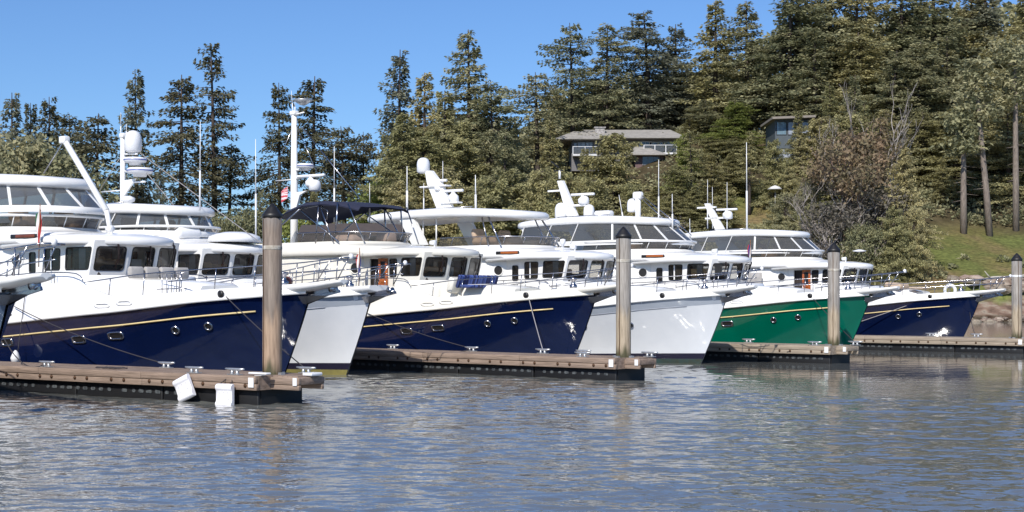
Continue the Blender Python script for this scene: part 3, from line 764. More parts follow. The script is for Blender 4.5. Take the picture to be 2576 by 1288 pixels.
for a_, b_ in (((352, 385), (655, 610)), ((365, 430), (440, 520)), ((300, 400), (250, 480))): wire(mo, at('2', *a_), at('2', *b_), .014, 'stay', 'ropeW')
whip(y2, at('2', 503, 530), at('2', 504, 306), .02); whip(y2, at('2', 644, 600, 1.2), at('2', 643, 350, 1.2), .02)
b = MB(); b.box((-8.3, -.3, 4.25), (.8, .9, .35), bev=.12); b.obj('liferaft', M['white'], y2)
b = MB(); p = at('2', 590, 590); b.lathe((p.x, 0, 4.02), [(.85, -.1), (.78, .08), (.55, .17), (.3, .22), (.02, .23)], 18); b.obj('tender_cover', M['white'], y2)

# --- yacht 3: navy with blue bimini
y3 = base_yacht('3', 'navy blue hulled yacht with a dark blue bimini and varnished door, behind the second dock', M['navy'], M['cream'], {'door': 'open', 'vent': False, 'steelport': False, 'fs': -.65, 'hx': -.08})
b = MB(); R = []
for x, z, hw in ((-13.7, 5.12, 1.2), (-12.7, 5.36, 1.55), (-11.7, 5.58, 1.6), (-10.7, 5.60, 1.6), (-9.9, 5.52, 1.45), (-9.3, 5.36, 1.2)):
    R.append([(x, sd * hw, z - (.16 if abs(sd) == 1 else (.04 if abs(sd) > .5 else 0))) for sd in (-1, -.9, -.6, 0, .6, .9, 1)])
for i, x in enumerate((0,)): pass
b.rings(R, False); R2 = [[(p[0], p[1], p[2] - .03) for p in r_] for r_ in R]; b.rings(R2, False); bim = b.obj('bimini', M['bluecanvas'], y3)
for sd in (-1, 1):
    b = MB(); y = sd * 1.55
    b.tube([(-11.9, y, 5.32), (-13.9, y, 4.25)], .028, 6); b.tube([(-11.9, y, 5.3), (-9.7, sd * 1.7, 4.1)], .024, 6)
    b.tube([(-11.9, y, 5.32), (-10.9, sd * 1.5, 5.42), (-10.5, sd * 1.5, 5.2), (-10.5, sd * 1.55, 4.9)], .02, 6)
    b.tube([(-10.9, y, 5.50), (-10.9, sd * 1.7, 4.1)], .03, 6); b.tube([(-10.9, y, 5.50), (-10.0, sd * 1.7, 4.1)], .024, 6)
    b.tube([(-10.0, sd * 1.5, 5.48), (-10.0, sd * 1.6, 4.4)], .03, 6); b.tube([(-9.6, sd * 1.4, 5.42), (-8.9, sd * 1.3, 4.1)], .024, 6)
    b.obj('bimini_frame', M['steel'], bim)
f = at('3', 740, 600); m = MB(); zt = at('3', 738, 285).z
m.tube([(f.x, 0, 3.6), (f.x, 0, 5.5), (f.x, 0, zt)], [.14, .14, .10], 12); m.box((f.x, 0, zt), (.28, .24, .16), bev=.03)
m.prism([(f.x, -.04, at('3', 738, 485).z), (f.x + .75, -.04, at('3', 738, 482).z), (f.x + .35, -.04, at('3', 738, 492).z), (f.x + .08, -.04, at('3', 738, 535).z), (f.x, -.04, at('3', 738, 545).z)], (0, .08, 0))
for xx, yy in ((770, 425), (760, 447)):
    p = at('3', xx, yy); m.tube([(f.x, 0, p.z), (p.x, 0, p.z)], .05, 6)
p = at('3', 695, 455); m.tube([(p.x, 0, p.z), (f.x, 0, p.z)], .02, 5)
p = at('3', 765, 286); m.tube([(f.x, 0, p.z), (p.x, 0, p.z + .05)], .03, 5)
mo = m.obj('mast', M['gel'], y3)
p = at('3', 768, 418); radome(mo, (p.x, 0, p.z), .31, .16)
p = at('3', 775, 443); array_radar(mo, (p.x + .15, 0, p.z), .1, 1.35)
p = at('3', 792, 478); dome(mo, (p.x, 0, p.z), .22, .38)
b = MB(); p = at('3', 762, 257); b.lathe((p.x, 0, p.z), [(.02, -.12), (.12, -.1), (.36, .06), (.34, .10), (.05, .06)], 14); b.obj('television_antenna', M['galv'], mo)
whip(mo, (f.x - .06, 0, zt), at('3', 733, 228), .014); whip(mo, (f.x + .05, 0, zt), at('3', 742, 250), .014)
wire(mo, at('3', 733, 330), at('3', 672, 465), .014); wire(mo, at('3', 745, 315), at('3', 800, 440), .018); wire(mo, at('3', 760, 320), at('3', 905, 500), .024)
fg = MB(); p = at('3', 724, 478)
for k in range(7):
    pass
fm = MB(); fm.rings([[(p.x - .0 - .09 * j, .03 * sin(j * 1.5), p.z + .16 - .42 * i / 4 - .05 * j + .01 * sin(i * 2 + j)) for j in range(5)] for i in range(5)], False)
fo = fm.obj('ensign', mat('striped_flag', (0.55, 0.06, 0.08), 0.8, col2=(0.75, 0.65, 0.65), scale=2.5, stretch=(1, 1, 9), lo=.49, hi=.51), mo)
flag(y3, at('3', 905, 632, -2.0), .20, .85, ['flagblue', 'flagwhite', 'flagred'])
whip(y3, at('3', 841, 560, 1.2), at('3', 841, 368, 1.2), .022); whip(y3, at('3', 930, 560, 1.4), at('3', 930, 460, 1.4), .018)
# blue striped cushions on the foredeck seat
cu = MB()
for k in range(10): cu.box((-4.35, -1.45 + .185 * k, 2.74), (.10, .185, .42), ry=.35, bev=.03)
for k in range(10): cu.box((-3.98, -1.45 + .185 * k, 2.58), (.6, .185, .10), bev=.03)
cu.obj('cushion', mat('striped_cushion', (0.06, 0.10, 0.30), 0.8, col2=(0.010, 0.016, 0.08), scale=7, stretch=(.01, 1.6, .01), lo=.48, hi=.52), y3)
b = MB(); b.box((-4.6, -.6, 2.62), (.25, 2.1, .5), ry=.3, bev=.06); b.obj('seat_base', M['cream'], y3)
cv = MB(); cv.box((-10.6, -.3, 4.24), (1.0, .9, .34), bev=.14); cv.box((-9.9, .7, 4.32), (.6, .6, .5), bev=.15); cv.obj('seat_cover', mat('pale_pink_cover', (0.62, 0.50, 0.45), 0.8), y3)

# --- yacht 4: grey hull, open hardtop
y4 = base_yacht('4', 'pale grey hulled yacht with open sided white hardtop, grey piling before its bow', M['greyhull'], M['gel'], {'vent': True, 'hx': .18}, light=True)
hardtop(y4, M['gel'], -15.6, -8.3, 5.22, enclosed=False, legs=True)
b = MB(); t_ = at('4', 1078, 430); f = at('4', 1125, 525)
b.prism([(f.x - .45, -.09, f.z - .05), (f.x + .35, -.09, f.z - .05), (t_.x + .75, -.09, t_.z - .55), (t_.x + .2, -.09, t_.z), (t_.x - .12, -.09, t_.z), (t_.x, -.09, t_.z - .5)], (0, .18, 0))
for xx, yy, L in ((1110, 468, 1.0), (1140, 510, .9), (1085, 470, .8)):
    p = at('4', xx, yy); b.box((p.x - .1, 0, p.z), (L, .34, .06), bev=.02)
mo = b.obj('mast', M['gel'], y4)
p = at('4', 1065, 432); dome(mo, (p.x, 0, p.z), .26, .56)
p = at('4', 1098, 455); array_radar(mo, (p.x + .15, 0, p.z), .1, .75)
p = at('4', 1138, 480); array_radar(mo, (p.x + .05, 0, p.z), .1, .95)
p = at('4', 1138, 508); dome(mo, (p.x + .1, 0, p.z), .18, .3)
whip(y4, at('4', 1024, 530, -.8), at('4', 1024, 418, -.8), .028); whip(y4, at('4', 1197, 530, .6), at('4', 1196, 440, .6), .028); whip(y4, at('4', 1114, 530, 1), at('4', 1114, 405, 1), .02)
whip(y4, at('4', 1066, 530, -1), at('4', 1066, 460, -1), .016)
b = MB(); b.box((-6.9, -.2, 3.98), (.35, .5, .12), bev=.04); b.lathe((-6.9, -.2, 4.04), [(.05, 0), (.05, .12), (.10, .16), (.10, .3), (.02, .32)], 10); b.obj('horn', M['white'], y4)
for sd in (-.9, .2):
    c = MB(); c.box((-10.0, sd, 4.3), (.9, .8, .36), bev=.16); c.obj('seat_cover', M['tancanvas'], y4)
b = MB()
b.tube([(-12.9, -1.3, 5.3), (-12.9, -1.3, 4.1)], .035, 6); b.obj('support_post', M['gel'], y4)
b = MB(); b.tube([(-12.1, -1.4, 5.3), (-12.1, -1.4, 4.1)], .03, 6); b.obj('support_post', M['gel'], y4)

# --- yacht 5: green
y5 = base_yacht('5', 'dark green hulled yacht behind the third dock, leaning mast with domes and red covered helm', M['green'], M['gel'], {'vent': True, 'ring': True, 'redseat': True, 'blind': True})
hardtop(y5, M['gel'], -15.4, -8.75, 5.16, zr=4.47, fin=True)
b = MB(); f = at('5', 1440, 545); t_ = at('5', 1408, 455)
b.prism([(f.x - .2, -.08, f.z - .1), (f.x + .35, -.08, f.z - .1), (t_.x + .2, -.08, t_.z), (t_.x - .08, -.08, t_.z)], (0, .16, 0))
p = at('5', 1470, 489); b.box((p.x - .5, 0, p.z - .45), (1.2, .2, .09), bev=.02); p = at('5', 1400, 480); b.box((p.x, 0, p.z), (.9, .1, .07)); p = at('5', 1408, 450); b.tube([p, p + Vector((0, 0, .35))], .05, 6)
mo = b.obj('mast', M['gel'], y5)
p = at('5', 1466, 489); array_radar(mo, (p.x, 0, p.z), .1, 1.15); p = at('5', 1470, 512); dome(mo, (p.x, 0, p.z), .2, .32)
w = MB(); p = at('5', 1405, 450); w.box((p.x, 0, p.z + .35), (.5, .05, .05)); w.box((p.x - .2, 0, p.z + .62), (.5, .03, .05), ry=.6); w.obj('wind_vane', M['black'], mo)
p = at('5', 1415, 547); dome(y5, (p.x, -.1, p.z), .26, .62); p = at('5', 1478, 545); dome(y5, (p.x, .1, p.z), .23, .52)
b = MB(); p = at('5', 1512, 537); b.box((p.x, .2, p.z), (.8, .4, .24), bev=.08); b.tube([(p.x, .2, p.z - .4), (p.x, .2, p.z)], .1, 8); b.obj('camera_unit', M['white'], y5)
b = MB(); p = at('5', 1605, 560); t2 = at('5', 1605, 492); b.tube([p, t2], .12, 10); b.box(t2, (.4, .26, .3), bev=.06); cr = b.obj('crane_post', M['gel'], y5)
p = at('5', 1590, 530); dome(cr, (p.x, 0, p.z), .2, .5)
wire(cr, at('5', 1612, 490), at('5', 1740, 592), .02); wire(cr, at('5', 1612, 497), at('5', 1690, 570), .02)
whip(y5, at('5', 1657, 570), at('5', 1657, 402), .02); whip(y5, at('5', 1692, 580), at('5', 1691, 488), .022); whip(y5, at('5', 1571, 570), at('5', 1557, 490), .02); whip(y5, at('5', 1736, 600, 1.4), at('5', 1735, 550, 1.4), .018)

# --- yacht 6: navy farthest
y6 = base_yacht('6', 'navy hulled yacht farthest right, behind the last dock, its bow before the rocky shore', M['navy'], M['gel'], {'door': 'open', 'vent': False, 'ring': True, 'redseat': True})
hardtop(y6, M['gel'], -14.9, -8.7, 5.12, zr=4.45, fin=True)
b = MB(); f = at('6', 1812, 578); t_ = at('6', 1778, 512)
b.prism([(f.x - .2, -.08, f.z - .1), (f.x + .32, -.08, f.z - .1), (t_.x + .18, -.08, t_.z), (t_.x - .1, -.08, t_.z)], (0, .16, 0))
p = at('6', 1825, 535); b.box((p.x - .5, 0, p.z - .25), (1.3, .16, .08)); p = at('6', 1778, 522); b.box((p.x, 0, p.z), (1.1, .1, .08))
mo = b.obj('mast', M['gel'], y6)
p = at('6', 1828, 527); array_radar(mo, (p.x, 0, p.z), .1, 1.15); p = at('6', 1832, 549); dome(mo, (p.x, 0, p.z), .22, .36)
whip(y6, at('6', 1780, 575, 1), at('6', 1780, 452, 1), .02); whip(y6, at('6', 1793, 575), at('6', 1792, 470), .018); whip(y6, at('6', 1829, 580), at('6', 1829, 458), .02); whip(y6, at('6', 1879, 580, -1), at('6', 1878, 358, -1), .03)
b = MB(); p = at('6', 2390, 731, -.6); b.rings([[(p.x + cos(a) * (.24 + .075 * cos(c_)), p.y + .07 * sin(c_), p.z + sin(a) * (.24 + .075 * cos(c_))) for c_ in [2 * pi * k / 8 for k in range(8)]] for a in [2 * pi * k / 20 for k in range(21)]]); b.obj('life_ring', M['white'], y6)
b = MB(); p = at('6', 2162, 634, 1.0); b.lathe((p.x, p.y, p.z), [(.02, 0), (.30, .03), (.32, .06), (.05, .12)], 16); b.obj('satellite_dish', M['white'], y6)
b = MB(); b.box((-3.6, -.7, 2.78), (.8, .9, .25), ry=.1, bev=.08); b.box((-2.6, -.6, 2.66), (.7, .6, .12), bev=.05); b.obj('deck_cover', M['tancanvas'], y6)
flag(y6, at('6', 1888, 610, -2.0), .2, .9, ['flagwhite', 'flagblue', 'flagred'])
# triangular canvas beside the side deck of yacht 6
b = MB(); b.box((-10.4, -2.0, 3.05), (1.2, .05, .75), bev=.02); b.obj('canvas_dodger', M['greycanvas'], y6)

# --- yacht 0: only its bow platform reaches into the frame at the left
BOAT['0'] = (-9.07, 27.0)
y0 = thing('motor_yacht', 'yacht at the left edge, only its white bow platform and steel anchor in view', 'yacht', (BOAT['0'][0], BOAT['0'][1], 0), HEAD['0'], 'motor yachts moored side by side, bows to the right')
y0['band'] = 0; yacht_hull(y0, mat('blue_grey_hull', (0.06, 0.09, 0.14), 0.15, coat=.5), M['gel']); pulpit(y0, M['gel'])

# ------------------------------------------------------------------ docks, pilings, lines
PILE = [(-5.02, 31.3), (3.02, 40.5), (10.98, 51.0), (20.4, 60.4)]
DH = [radians(-35.5), radians(-41.2), radians(-43), radians(-41.5)]
DZ = 0.60
NAMES = ['nearest dock with white block fenders on its side and brown piling', 'second dock, reddish timber edge in front of the navy yacht with the bimini', 'third dock, short run in front of the green yacht', 'farthest dock at the right edge in front of the last navy yacht']
def cleat(c):
    b = MB()
    x, y, z = c
    for d in (-.07, .07): b.tube([(x + d * .9, y, z - .01), (x + d * .7, y, z + .07)], [.035, .022], 6)
    b.tube([(x - .2, y, z + .085), (x - .1, y, z + .075), (x + .1, y, z + .075), (x + .2, y, z + .085)], [.014, .026, .026, .014], 6)
    b.box((x, y, z + .006), (.26, .09, .012))
    return b
def make_dock(i, L, tail, cleats, wood, end):
    root = thing('floating_dock', 'weathered timber ' + NAMES[i], 'dock', (PILE[i][0], PILE[i][1], 0), DH[i], 'floating finger docks')
    hw = .72
    b = MB(); rnd = random.Random(i)
    x = end - .02
    while x > -L:
        if x < -.28 or x > .28:
            b.box((x - .068, 0, DZ - .019 + rnd.uniform(-.002, .002)), (.132, hw * 2 - .02, .038))
        else:
            for sd in (-1, 1): b.box((x - .068, sd * (hw / 2 + .14), DZ - .019), (.132, hw - .30, .038))
        x -= .142
    b.obj('deck_planks', wood, root)
    for sd in (-1, 1):
        b = MB(); x1 = end
        seg = 3.6; k = 0
        while x1 > -L:
            x0 = max(-L, x1 - seg + rnd.uniform(-.4, .4))
            b.box(((x0 + x1) / 2, sd * (hw + .045), DZ - .075 + rnd.uniform(-.004, .004)), (x1 - x0 - .012, .088, .145), bev=.008)
            b.box(((x0 + x1) / 2 + .02, sd * (hw + .035), DZ - .225), (x1 - x0 - .012, .082, .135), bev=.008)
            x1 = x0
        w = b.obj('waler_board', wood, root)
        b = MB(); x = end - .3
        while x > -L:
            for o in (0, .42):
                b.lathe((x - o, sd * (hw + (.075)), DZ - .20), [(.008, -.0), (.042, sd * .003), (.042, sd * .016), (.022, sd * .03), (.004, sd * .034)], 8, 'Y')
            x -= 1.25
        b.obj('bolt', M['bolt'], w)
    # narrower timber nose past the float, round the piling
    b = MB()
    for sd in (-1, 1):
        b.box((end + tail / 2, sd * .34, DZ - .10), (tail, .09, .15), bev=.01); b.box((end + tail / 2, sd * .34, DZ - .235), (tail, .07, .1), bev=.01)
    b.box((end + tail - .05, 0, DZ - .10), (.10, .60, .15), bev=.01)
    for k in range(int(tail / .142)): b.box((end + .07 + k * .142, 0, DZ - .02), (.132, .62, .036))
    b.box((end - .03, 0, DZ - .15), (.06, hw * 2, .28))
    b.obj('end_timbers', wood, root)
    b = MB()
    x1 = end + (-.05)
    while x1 > -L:
        x0 = max(-L, x1 - 2.9); b.box(((x0 + x1) / 2, 0, .03), (x1 - x0 - .05, hw * 2 - .12, .60), bev=.03); x1 = x0
    b.box(((end - L) / 2, 0, .12), (L + end - .1, hw * 2 - .26, .40))
    fl = b.obj('float', M['float'], root)
    b = MB(); x = end - .35 - 1.0 * (i == 0) * 1.6
    k = 0
    while x > -L:
        if k % 10 != 9:
            b = MB(); wv = rnd.uniform(.06, .16)
            b.prism([(x, -(hw - .052), .13), (x - wv, -(hw - .052), .13), (x - wv - .03, -(hw - .052), .16), (x - wv, -(hw - .052), .19 + rnd.uniform(0, .03)), (x, -(hw - .052), .20), (x + .02, -(hw - .052), .165)], (0, -.006, 0))
            b.obj('float_recess', M['pocket'], fl)
        x -= .27; k += 1
    for x, sd in cleats: co = cleat((0, 0, 0)).obj('cleat', M['galv'], root, (x, sd * (hw - .07), DZ + .004)); co.scale = (1.35, 1.35, 1.45)
    for sd in (-1, 1):
        b = MB(); b.box((end - .12, sd * (hw + .096), DZ - .13), (.15, .01, .2)); b.obj('corner_bracket', M['white'] if sd < 0 else M['galv'], root); b = MB(); b.box((end + tail - .1, sd * .392, DZ - .11), (.11, .01, .16)); b.obj('corner_bracket', M['white'] if sd < 0 else M['galv'], root)
    # pile guide hoop
    for a in range(4):
        b = MB(); b.box((.27 * cos(a * pi / 2), .27 * sin(a * pi / 2), DZ + .02), (.09, .12, .05), rz=a * pi / 2); b.obj('pile_guide', M['galv'], root)
    return root
d1 = make_dock(0, 17, .80, [(-.44, -1), (-1.66, -1), (-4.0, 1), (-6.6, -1), (.35, 1)], M['dockwood'], .32)
d2 = make_dock(1, 17, .5, [(-.9, -1), (1.0 - .6, 1), (-3.4, 1), (-6.2, 1), (-9.6, 1), (-1.9, 1)], M['dockwood'], .32)
d3 = make_dock(2, 17, .42, [(-.35, -1), (-3.9, 1), (-5.4, -1), (.45, 1)], M['dockwood2'], .32)
d4 = make_dock(3, 17, .7, [(-2.0, 1), (-4.0, 1), (-9, 1), (-12, -1)], M['dockwood2'], .6)
# flat white step and bracket on the first dock
b = MB(); b.box((.25, -.62, DZ + .05), (.52, .16, .045), bev=.02); b.box((.25, -.62, DZ + .02), (.2, .1, .03)); b.obj('bumper_block', M['white'], d1)
b = MB(); b.box((1.05, .1, DZ + .03), (.26, .34, .07), bev=.02); b.obj('corner_bumper', M['white'], d1)

for i, (x, y) in enumerate(PILE):
    top = [3.92, 3.88, 3.84, 3.78][i]
    lab = ['tall brown steel piling with black cone cap and chalky band, nearest the camera', 'grey brown piling with black cone cap at the end of the second dock', 'grey piling with black cap before the green yacht', 'grey piling with white ring at the right edge of the view'][i]
    root = thing('piling', lab, 'piling', (x, y, 0), .3 * i, 'pilings at the dock ends')
    b = MB(); r = .203
    b.lathe((0, 0, 0), [(r, -3.0), (r, 0), (r, 1.5), (r, top)], 32); b.obj('pile', M['pileB'] if i == 0 else M['pileG'], root)
    for k in (0, 1):
        s_ = MB(); a = -1.9 - .6 * k; s_.box((cos(a) * (r + .001), sin(a) * (r + .001), 1.9), (.012, .02, 3.9), rz=a)
    s_.obj('weld_seam', M['bolt'], root)
    b = MB(); n = 8
    b.lathe((0, 0, top - .05), [(r + .018, 0), (r + .02, .07), (r - .01, .10), (r * .55, .21), (.02, .31)], n if i < 1 else 20); b.obj('cap', M['black'], root)
    bd = MB(); bd.lathe((0, 0, top - .68), [(r + .0015, -.035), (r + .006, -.02), (r + .005, .035), (r + .0015, .05)], 28); bd.obj('band', M['band'] if i != 3 else M['white'], root)

# dock fenders (white ribbed blocks) hung from cleats of the first dock
def dock_pt(i, x, y, z):
    c, s_ = cos(DH[i]), sin(DH[i]); return Vector((PILE[i][0] + x * c - y * s_, PILE[i][1] + x * s_ + y * c, z))
def fender(x, tilt, label, dz=0.0):
    p = dock_pt(0, x, -.90, DZ - .30 - dz)
    root = thing('block_fender', label, 'fender', p, DH[0] + .12, 'white block fenders on the nearest dock'); root.scale = (.84, .84, .84)
    b = MB(); w = .50
    prof = [(-.06, .29), (-.115, .26), (-.135, .20), (-.10, .15), (-.075, .125), (-.075, -.11), (-.09, -.14), (-.125, -.18), (-.13, -.24), (-.09, -.29), (.0, -.30), (.03, -.28), (.03, .27), (.0, .30)]
    R = []
    for xx, k in ((-w / 2, .8), (-w / 2 + .025, 1), (w / 2 - .025, 1), (w / 2, .8)):
        R.append([Matrix.Rotation(tilt, 3, 'Y') @ Vector((xx, -.04 + (a + .04) * k, c * (.94 + .06 * k))) for a, c in prof])
    b.rings(R, True, True, True); b.obj('block', M['fendw'], root)
    for k in range(3):
        for z0 in (.08, -.06):
            g = MB(); q = Matrix.Rotation(tilt, 3, 'Y')
            g.rings([[q @ Vector((-.13 + .13 * k + u * s1, -.077 - o, z0 + v * s1)) for u, v in ((.028, .04), (.028, -.04), (0, -.055), (-.028, -.04), (-.028, .04))] for s1, o in ((1, .0), (.9, .008), (.7, -.002))], True, False, True); g.obj('rib', M['fendw'], root)
    t = MB(); q = Matrix.Rotation(tilt, 3, 'Y')
    for sx in (-.18, .18):
        a = q @ Vector((sx, 0, .29)); t.tube([a, Vector((.0 + (.3 if tilt else 0) * 0 + sx * .3, .18, .34 + dz)), Vector((sx * .2, .26, .37 + dz))], .012, 5)
    t.obj('rope_loop', M['rope'], root)
fender(-1.66, -.42, 'white block fender hanging tilted on the nearest dock, left of the pair')
fender(-.44, 0.0, 'white block fender hanging straight and low on the nearest dock, beside the piling', .12)

def rope(name, label, a, c, sag=.2, r=.014, m='rope', n=10, mid=None):
    a, c = Vector(a), Vector(c); b = MB()
    b.tube([a.lerp(c, t / n) - Vector((0, 0, sag * 4 * (t / n) * (1 - t / n))) for t in range(n + 1)], r, 5)
    o = b.obj(name, M[m]); tag(o, label, 'rope', 'mooring lines'); return o
def bpt(b, x, y, z):
    th = HEAD[b]; return Vector((BOAT[b][0] + x * cos(th) - y * sin(th), BOAT[b][1] + x * sin(th) + y * cos(th), z))
rope('mooring_line', 'dark spring line from the front navy yacht down to the nearest dock', bpt('1', -8.3, -2.48, 2.0), dock_pt(0, -4.0, .66, .69), .12, .013)
rope('mooring_line', 'bow line of the front navy yacht down behind the nearest piling', bpt('1', -1.75, -1.15, 2.28), dock_pt(0, .35, .66, .69), .05, .013)
rope('mooring_line', 'dark line looping over the edge of the nearest dock at the left cleat', dock_pt(0, -9.0, -.1, 1.25), dock_pt(0, -6.6, -.74, .66), .30, .014)
rope('mooring_line', 'thin vertical fender line on the white topsides of the front navy yacht', bpt('1', -7.9, -2.36, 2.62), bpt('1', -8.0, -2.56, .75), 0, .011)
0 and rope('mooring_line', 'line from the second yacht bow to the cleat past the nearest piling', bpt('2', -.9, -.25, 1.0), dock_pt(0, .5, .66, .66), .05, .014)
rope('mooring_line', 'bow line of the bimini yacht down to the second dock', bpt('3', -1.75, -1.15, 2.28), dock_pt(1, -3.4, .66, .69), .03, .014, 'ropeW')
rope('mooring_line', 'spring line along the hull of the bimini yacht', bpt('3', -7.6, -2.48, 1.75), dock_pt(1, -6.2, .66, .69), .08, .013)
rope('mooring_line', 'short line crossing the timber edge of the second dock', dock_pt(1, -6.2, .62, .66), dock_pt(1, -6.9, -.80, .33), .0, .018)
rope('mooring_line', 'bow line on the green hull behind the third piling', bpt('5', -1.75, -1.15, 2.28), dock_pt(2, .45, .66, .69), .05, .012)
rope('mooring_line', 'pale line down the bow of the farthest navy yacht', bpt('6', -1.75, -1.15, 2.28), dock_pt(3, -9, .66, .69), .03, .016, 'ropeW')
rope('mooring_line', 'long line from the farthest yacht bow across the water to the last dock', bpt('6', -.4, -.2, 1.6), dock_pt(3, -2, .66, .69), .25, .014)
rope('mooring_line', 'short brown line over the edge of the third dock by its piling', dock_pt(2, -.35, -.66, .69), dock_pt(2, -1.35, -.80, .36), .03, .018)
# small ball fender low on yacht 1 and coil of rope on the dock
b = MB(); p = bpt('1', -8.0, -2.62, .72); b.lathe((p.x, p.y, p.z - .22), [(.02, 0), (.10, .05), (.13, .16), (.07, .30), (.02, .36)], 12); o = b.obj('ball_fender', M['white']); tag(o, 'small white teardrop fender hanging low on the front navy yacht', 'fender')
b = MB(); q0 = dock_pt(0, -4.9, -.45, DZ + .02); pts = []
for k in range(46):
    a = k * .55; pts.append(q0 + Vector((cos(a) * (.12 + .012 * (k % 7)) + k * .012, sin(a) * .10 - k * .008, .012 + .004 * (k % 3))))
b.tube(pts, .014, 5); o = b.obj('rope_coil', M['rope']); tag(o, 'dark rope flaked in a loose coil on the nearest dock', 'rope')

# ------------------------------------------------------------------ land, water, buildings
def sstep(a, b, x):
    t = max(0, min(1, (x - a) / (b - a))); return t * t * (3 - 2 * t)
from mathutils import noise as mn
def shore(X): return 143 + 10 * sstep(30, -40, X) + 2.0 * mn.noise(Vector((X * .08, 3.1, 0))) + .8 * mn.noise(Vector((X * .4, 7.1, 0)))
def ground(X, Y):
    d = Y - shore(X)
    if d < 0: return max(-3.0, d * .25)
    hill = sstep(-40, 24, X)
    z = 2.4 * sstep(0, 5, d) + .27 * max(0, min(d, 27)) + (.46 * max(0, min(d - 27, 32)) + .02 * max(0, min(d - 59, 200)))
    zl = 1.6 * sstep(0, 6, d) + .035 * d
    z = z * hill + zl * (1 - hill)
    z += .5 * mn.noise(Vector((X * .06, Y * .06, 1.0))) * sstep(2, 12, d) + .18 * mn.noise(Vector((X * .4, Y * .4, 5.0))) * sstep(0, 3, d)
    return z
def ground_at(xv, d, off=0): X = (xv - CX) / FP * d; return X, d, ground(X, d) + off

xs = [-900, -500, -300, -200] + [-150 + 3.0 * i for i in range(30)] + [-60 + 1.25 * i for i in range(136)] + [112, 120, 130, 150, 200, 300, 500, 900]
ys = [120, 132, 138] + [140 + .6 * i for i in range(30)] + [158 + 1.5 * i for i in range(34)] + [212 + 4 * i for i in range(20)] + [310, 360, 450, 700, 1200]
xs = sorted(set(xs)); ys = sorted(set(ys))
b = MB(); b.rings([[(x, y, ground(x, y)) for x in xs] for y in ys], False)
gm = bpy.data.materials.new('hillside_grass'); gm.use_nodes = True; nt = gm.node_tree; pb = nt.nodes['Principled BSDF']; pb.inputs['Roughness'].default_value = 0.95; pb.inputs['Specular IOR Level'].default_value = .1
tc = _n(nt, 'ShaderNodeTexCoord'); sx = _n(nt, 'ShaderNodeSeparateXYZ'); nt.links.new(tc.outputs['Object'], sx.inputs[0])
def NZ(s, d=5, st=None):
    z = _n(nt, 'ShaderNodeTexNoise'); z.inputs['Scale'].default_value = s; z.inputs['Detail'].default_value = d
    if st:
        q = _n(nt, 'ShaderNodeMapping'); q.inputs['Scale'].default_value = st; nt.links.new(tc.outputs['Object'], q.inputs[0]); nt.links.new(q.outputs[0], z.inputs['Vector'])
    else: nt.links.new(tc.outputs['Object'], z.inputs['Vector'])
    return z.outputs['Fac']
def RP(src, els):
    r = _n(nt, 'ShaderNodeValToRGB'); cr = r.color_ramp
    cr.elements[0].position, cr.elements[0].color = els[0][0], (*els[0][1], 1)
    cr.elements[1].position, cr.elements[1].color = els[-1][0], (*els[-1][1], 1)
    for p, c in els[1:-1]:
        e = cr.elements.new(p); e.color = (*c, 1)
    nt.links.new(src, r.inputs[0]); return r.outputs[0]
def MX(f, a, c, bt='MIX'):
    m = _n(nt, 'ShaderNodeMix', data_type='RGBA', blend_type=bt)
    if isinstance(f, float): m.inputs[0].default_value = f
    else: nt.links.new(f, m.inputs[0])
    nt.links.new(a, m.inputs[6]); nt.links.new(c, m.inputs[7]); return m.outputs[2]
grass = RP(NZ(.14, 6, (1, .6, 1)), [(.36, (.20, .155, .08)), (.46, (.17, .16, .06)), (.54, (.13, .145, .048)), (.66, (.15, .175, .055))])
fine = RP(NZ(2.2, 6), [(.3, (.55, .55, .55)), (.7, (1.25, 1.2, 1.15))])
g1 = MX(1.0, grass, fine, 'MULTIPLY')
rock = RP(NZ(.9, 8, (1, 1, 2.5)), [(.3, (.09, .06, .045)), (.48, (.20, .135, .10)), (.6, (.27, .22, .17)), (.72, (.14, .11, .09))])
ad = _n(nt, 'ShaderNodeMath', operation='MULTIPLY_ADD'); nt.links.new(NZ(.35, 6), ad.inputs[0]); ad.inputs[1].default_value = -3.2; nt.links.new(sx.outputs['Z'], ad.inputs[2])
mr = _n(nt, 'ShaderNodeMapRange'); mr.inputs['From Min'].default_value = 0.3; mr.inputs['From Max'].default_value = 1.1; nt.links.new(ad.outputs[0], mr.inputs[0])
an = _n(nt, 'ShaderNodeAttribute'); an.attribute_name = 'turf'
duff = RP(NZ(.5, 6), [(.35, (.045, .036, .02)), (.5, (.075, .06, .034)), (.65, (.11, .088, .05))])
g1 = MX(an.outputs['Fac'], duff, g1)
g2 = MX(mr.outputs[0], rock, g1)
wet = RP(sx.outputs['Z'], [(0.0, (.25, .25, .22)), (.55, (.4, .38, .34)), (.75, (1, 1, 1))])
nt.links.new(MX(1.0, g2, wet, 'MULTIPLY'), pb.inputs['Base Color'])
bp = _n(nt, 'ShaderNodeBump'); bp.inputs['Strength'].default_value = .8; bp.inputs['Distance'].default_value = .3; nt.links.new(NZ(1.4, 6), bp.inputs['Height']); nt.links.new(bp.outputs[0], pb.inputs['Normal'])
hs_ = structure(b.obj('hillside', gm)); me = hs_.data
at_ = me.attributes.new('turf', 'FLOAT', 'POINT')
def turf(X, Y):
    n_ = 3.0 * mn.noise(Vector((X * .12, Y * .12, 2)))
    a_ = sstep(33, 39, X + n_) * sstep(174, 168, Y + n_)                     # bank at the right
    c_ = sstep(24, 27, X + n_) * sstep(39, 35, X + n_) * sstep(160, 163, Y + n_) * sstep(186, 180, Y + n_)
    l_ = sstep(10, 0, X) * .25
    return max(a_, c_, l_)
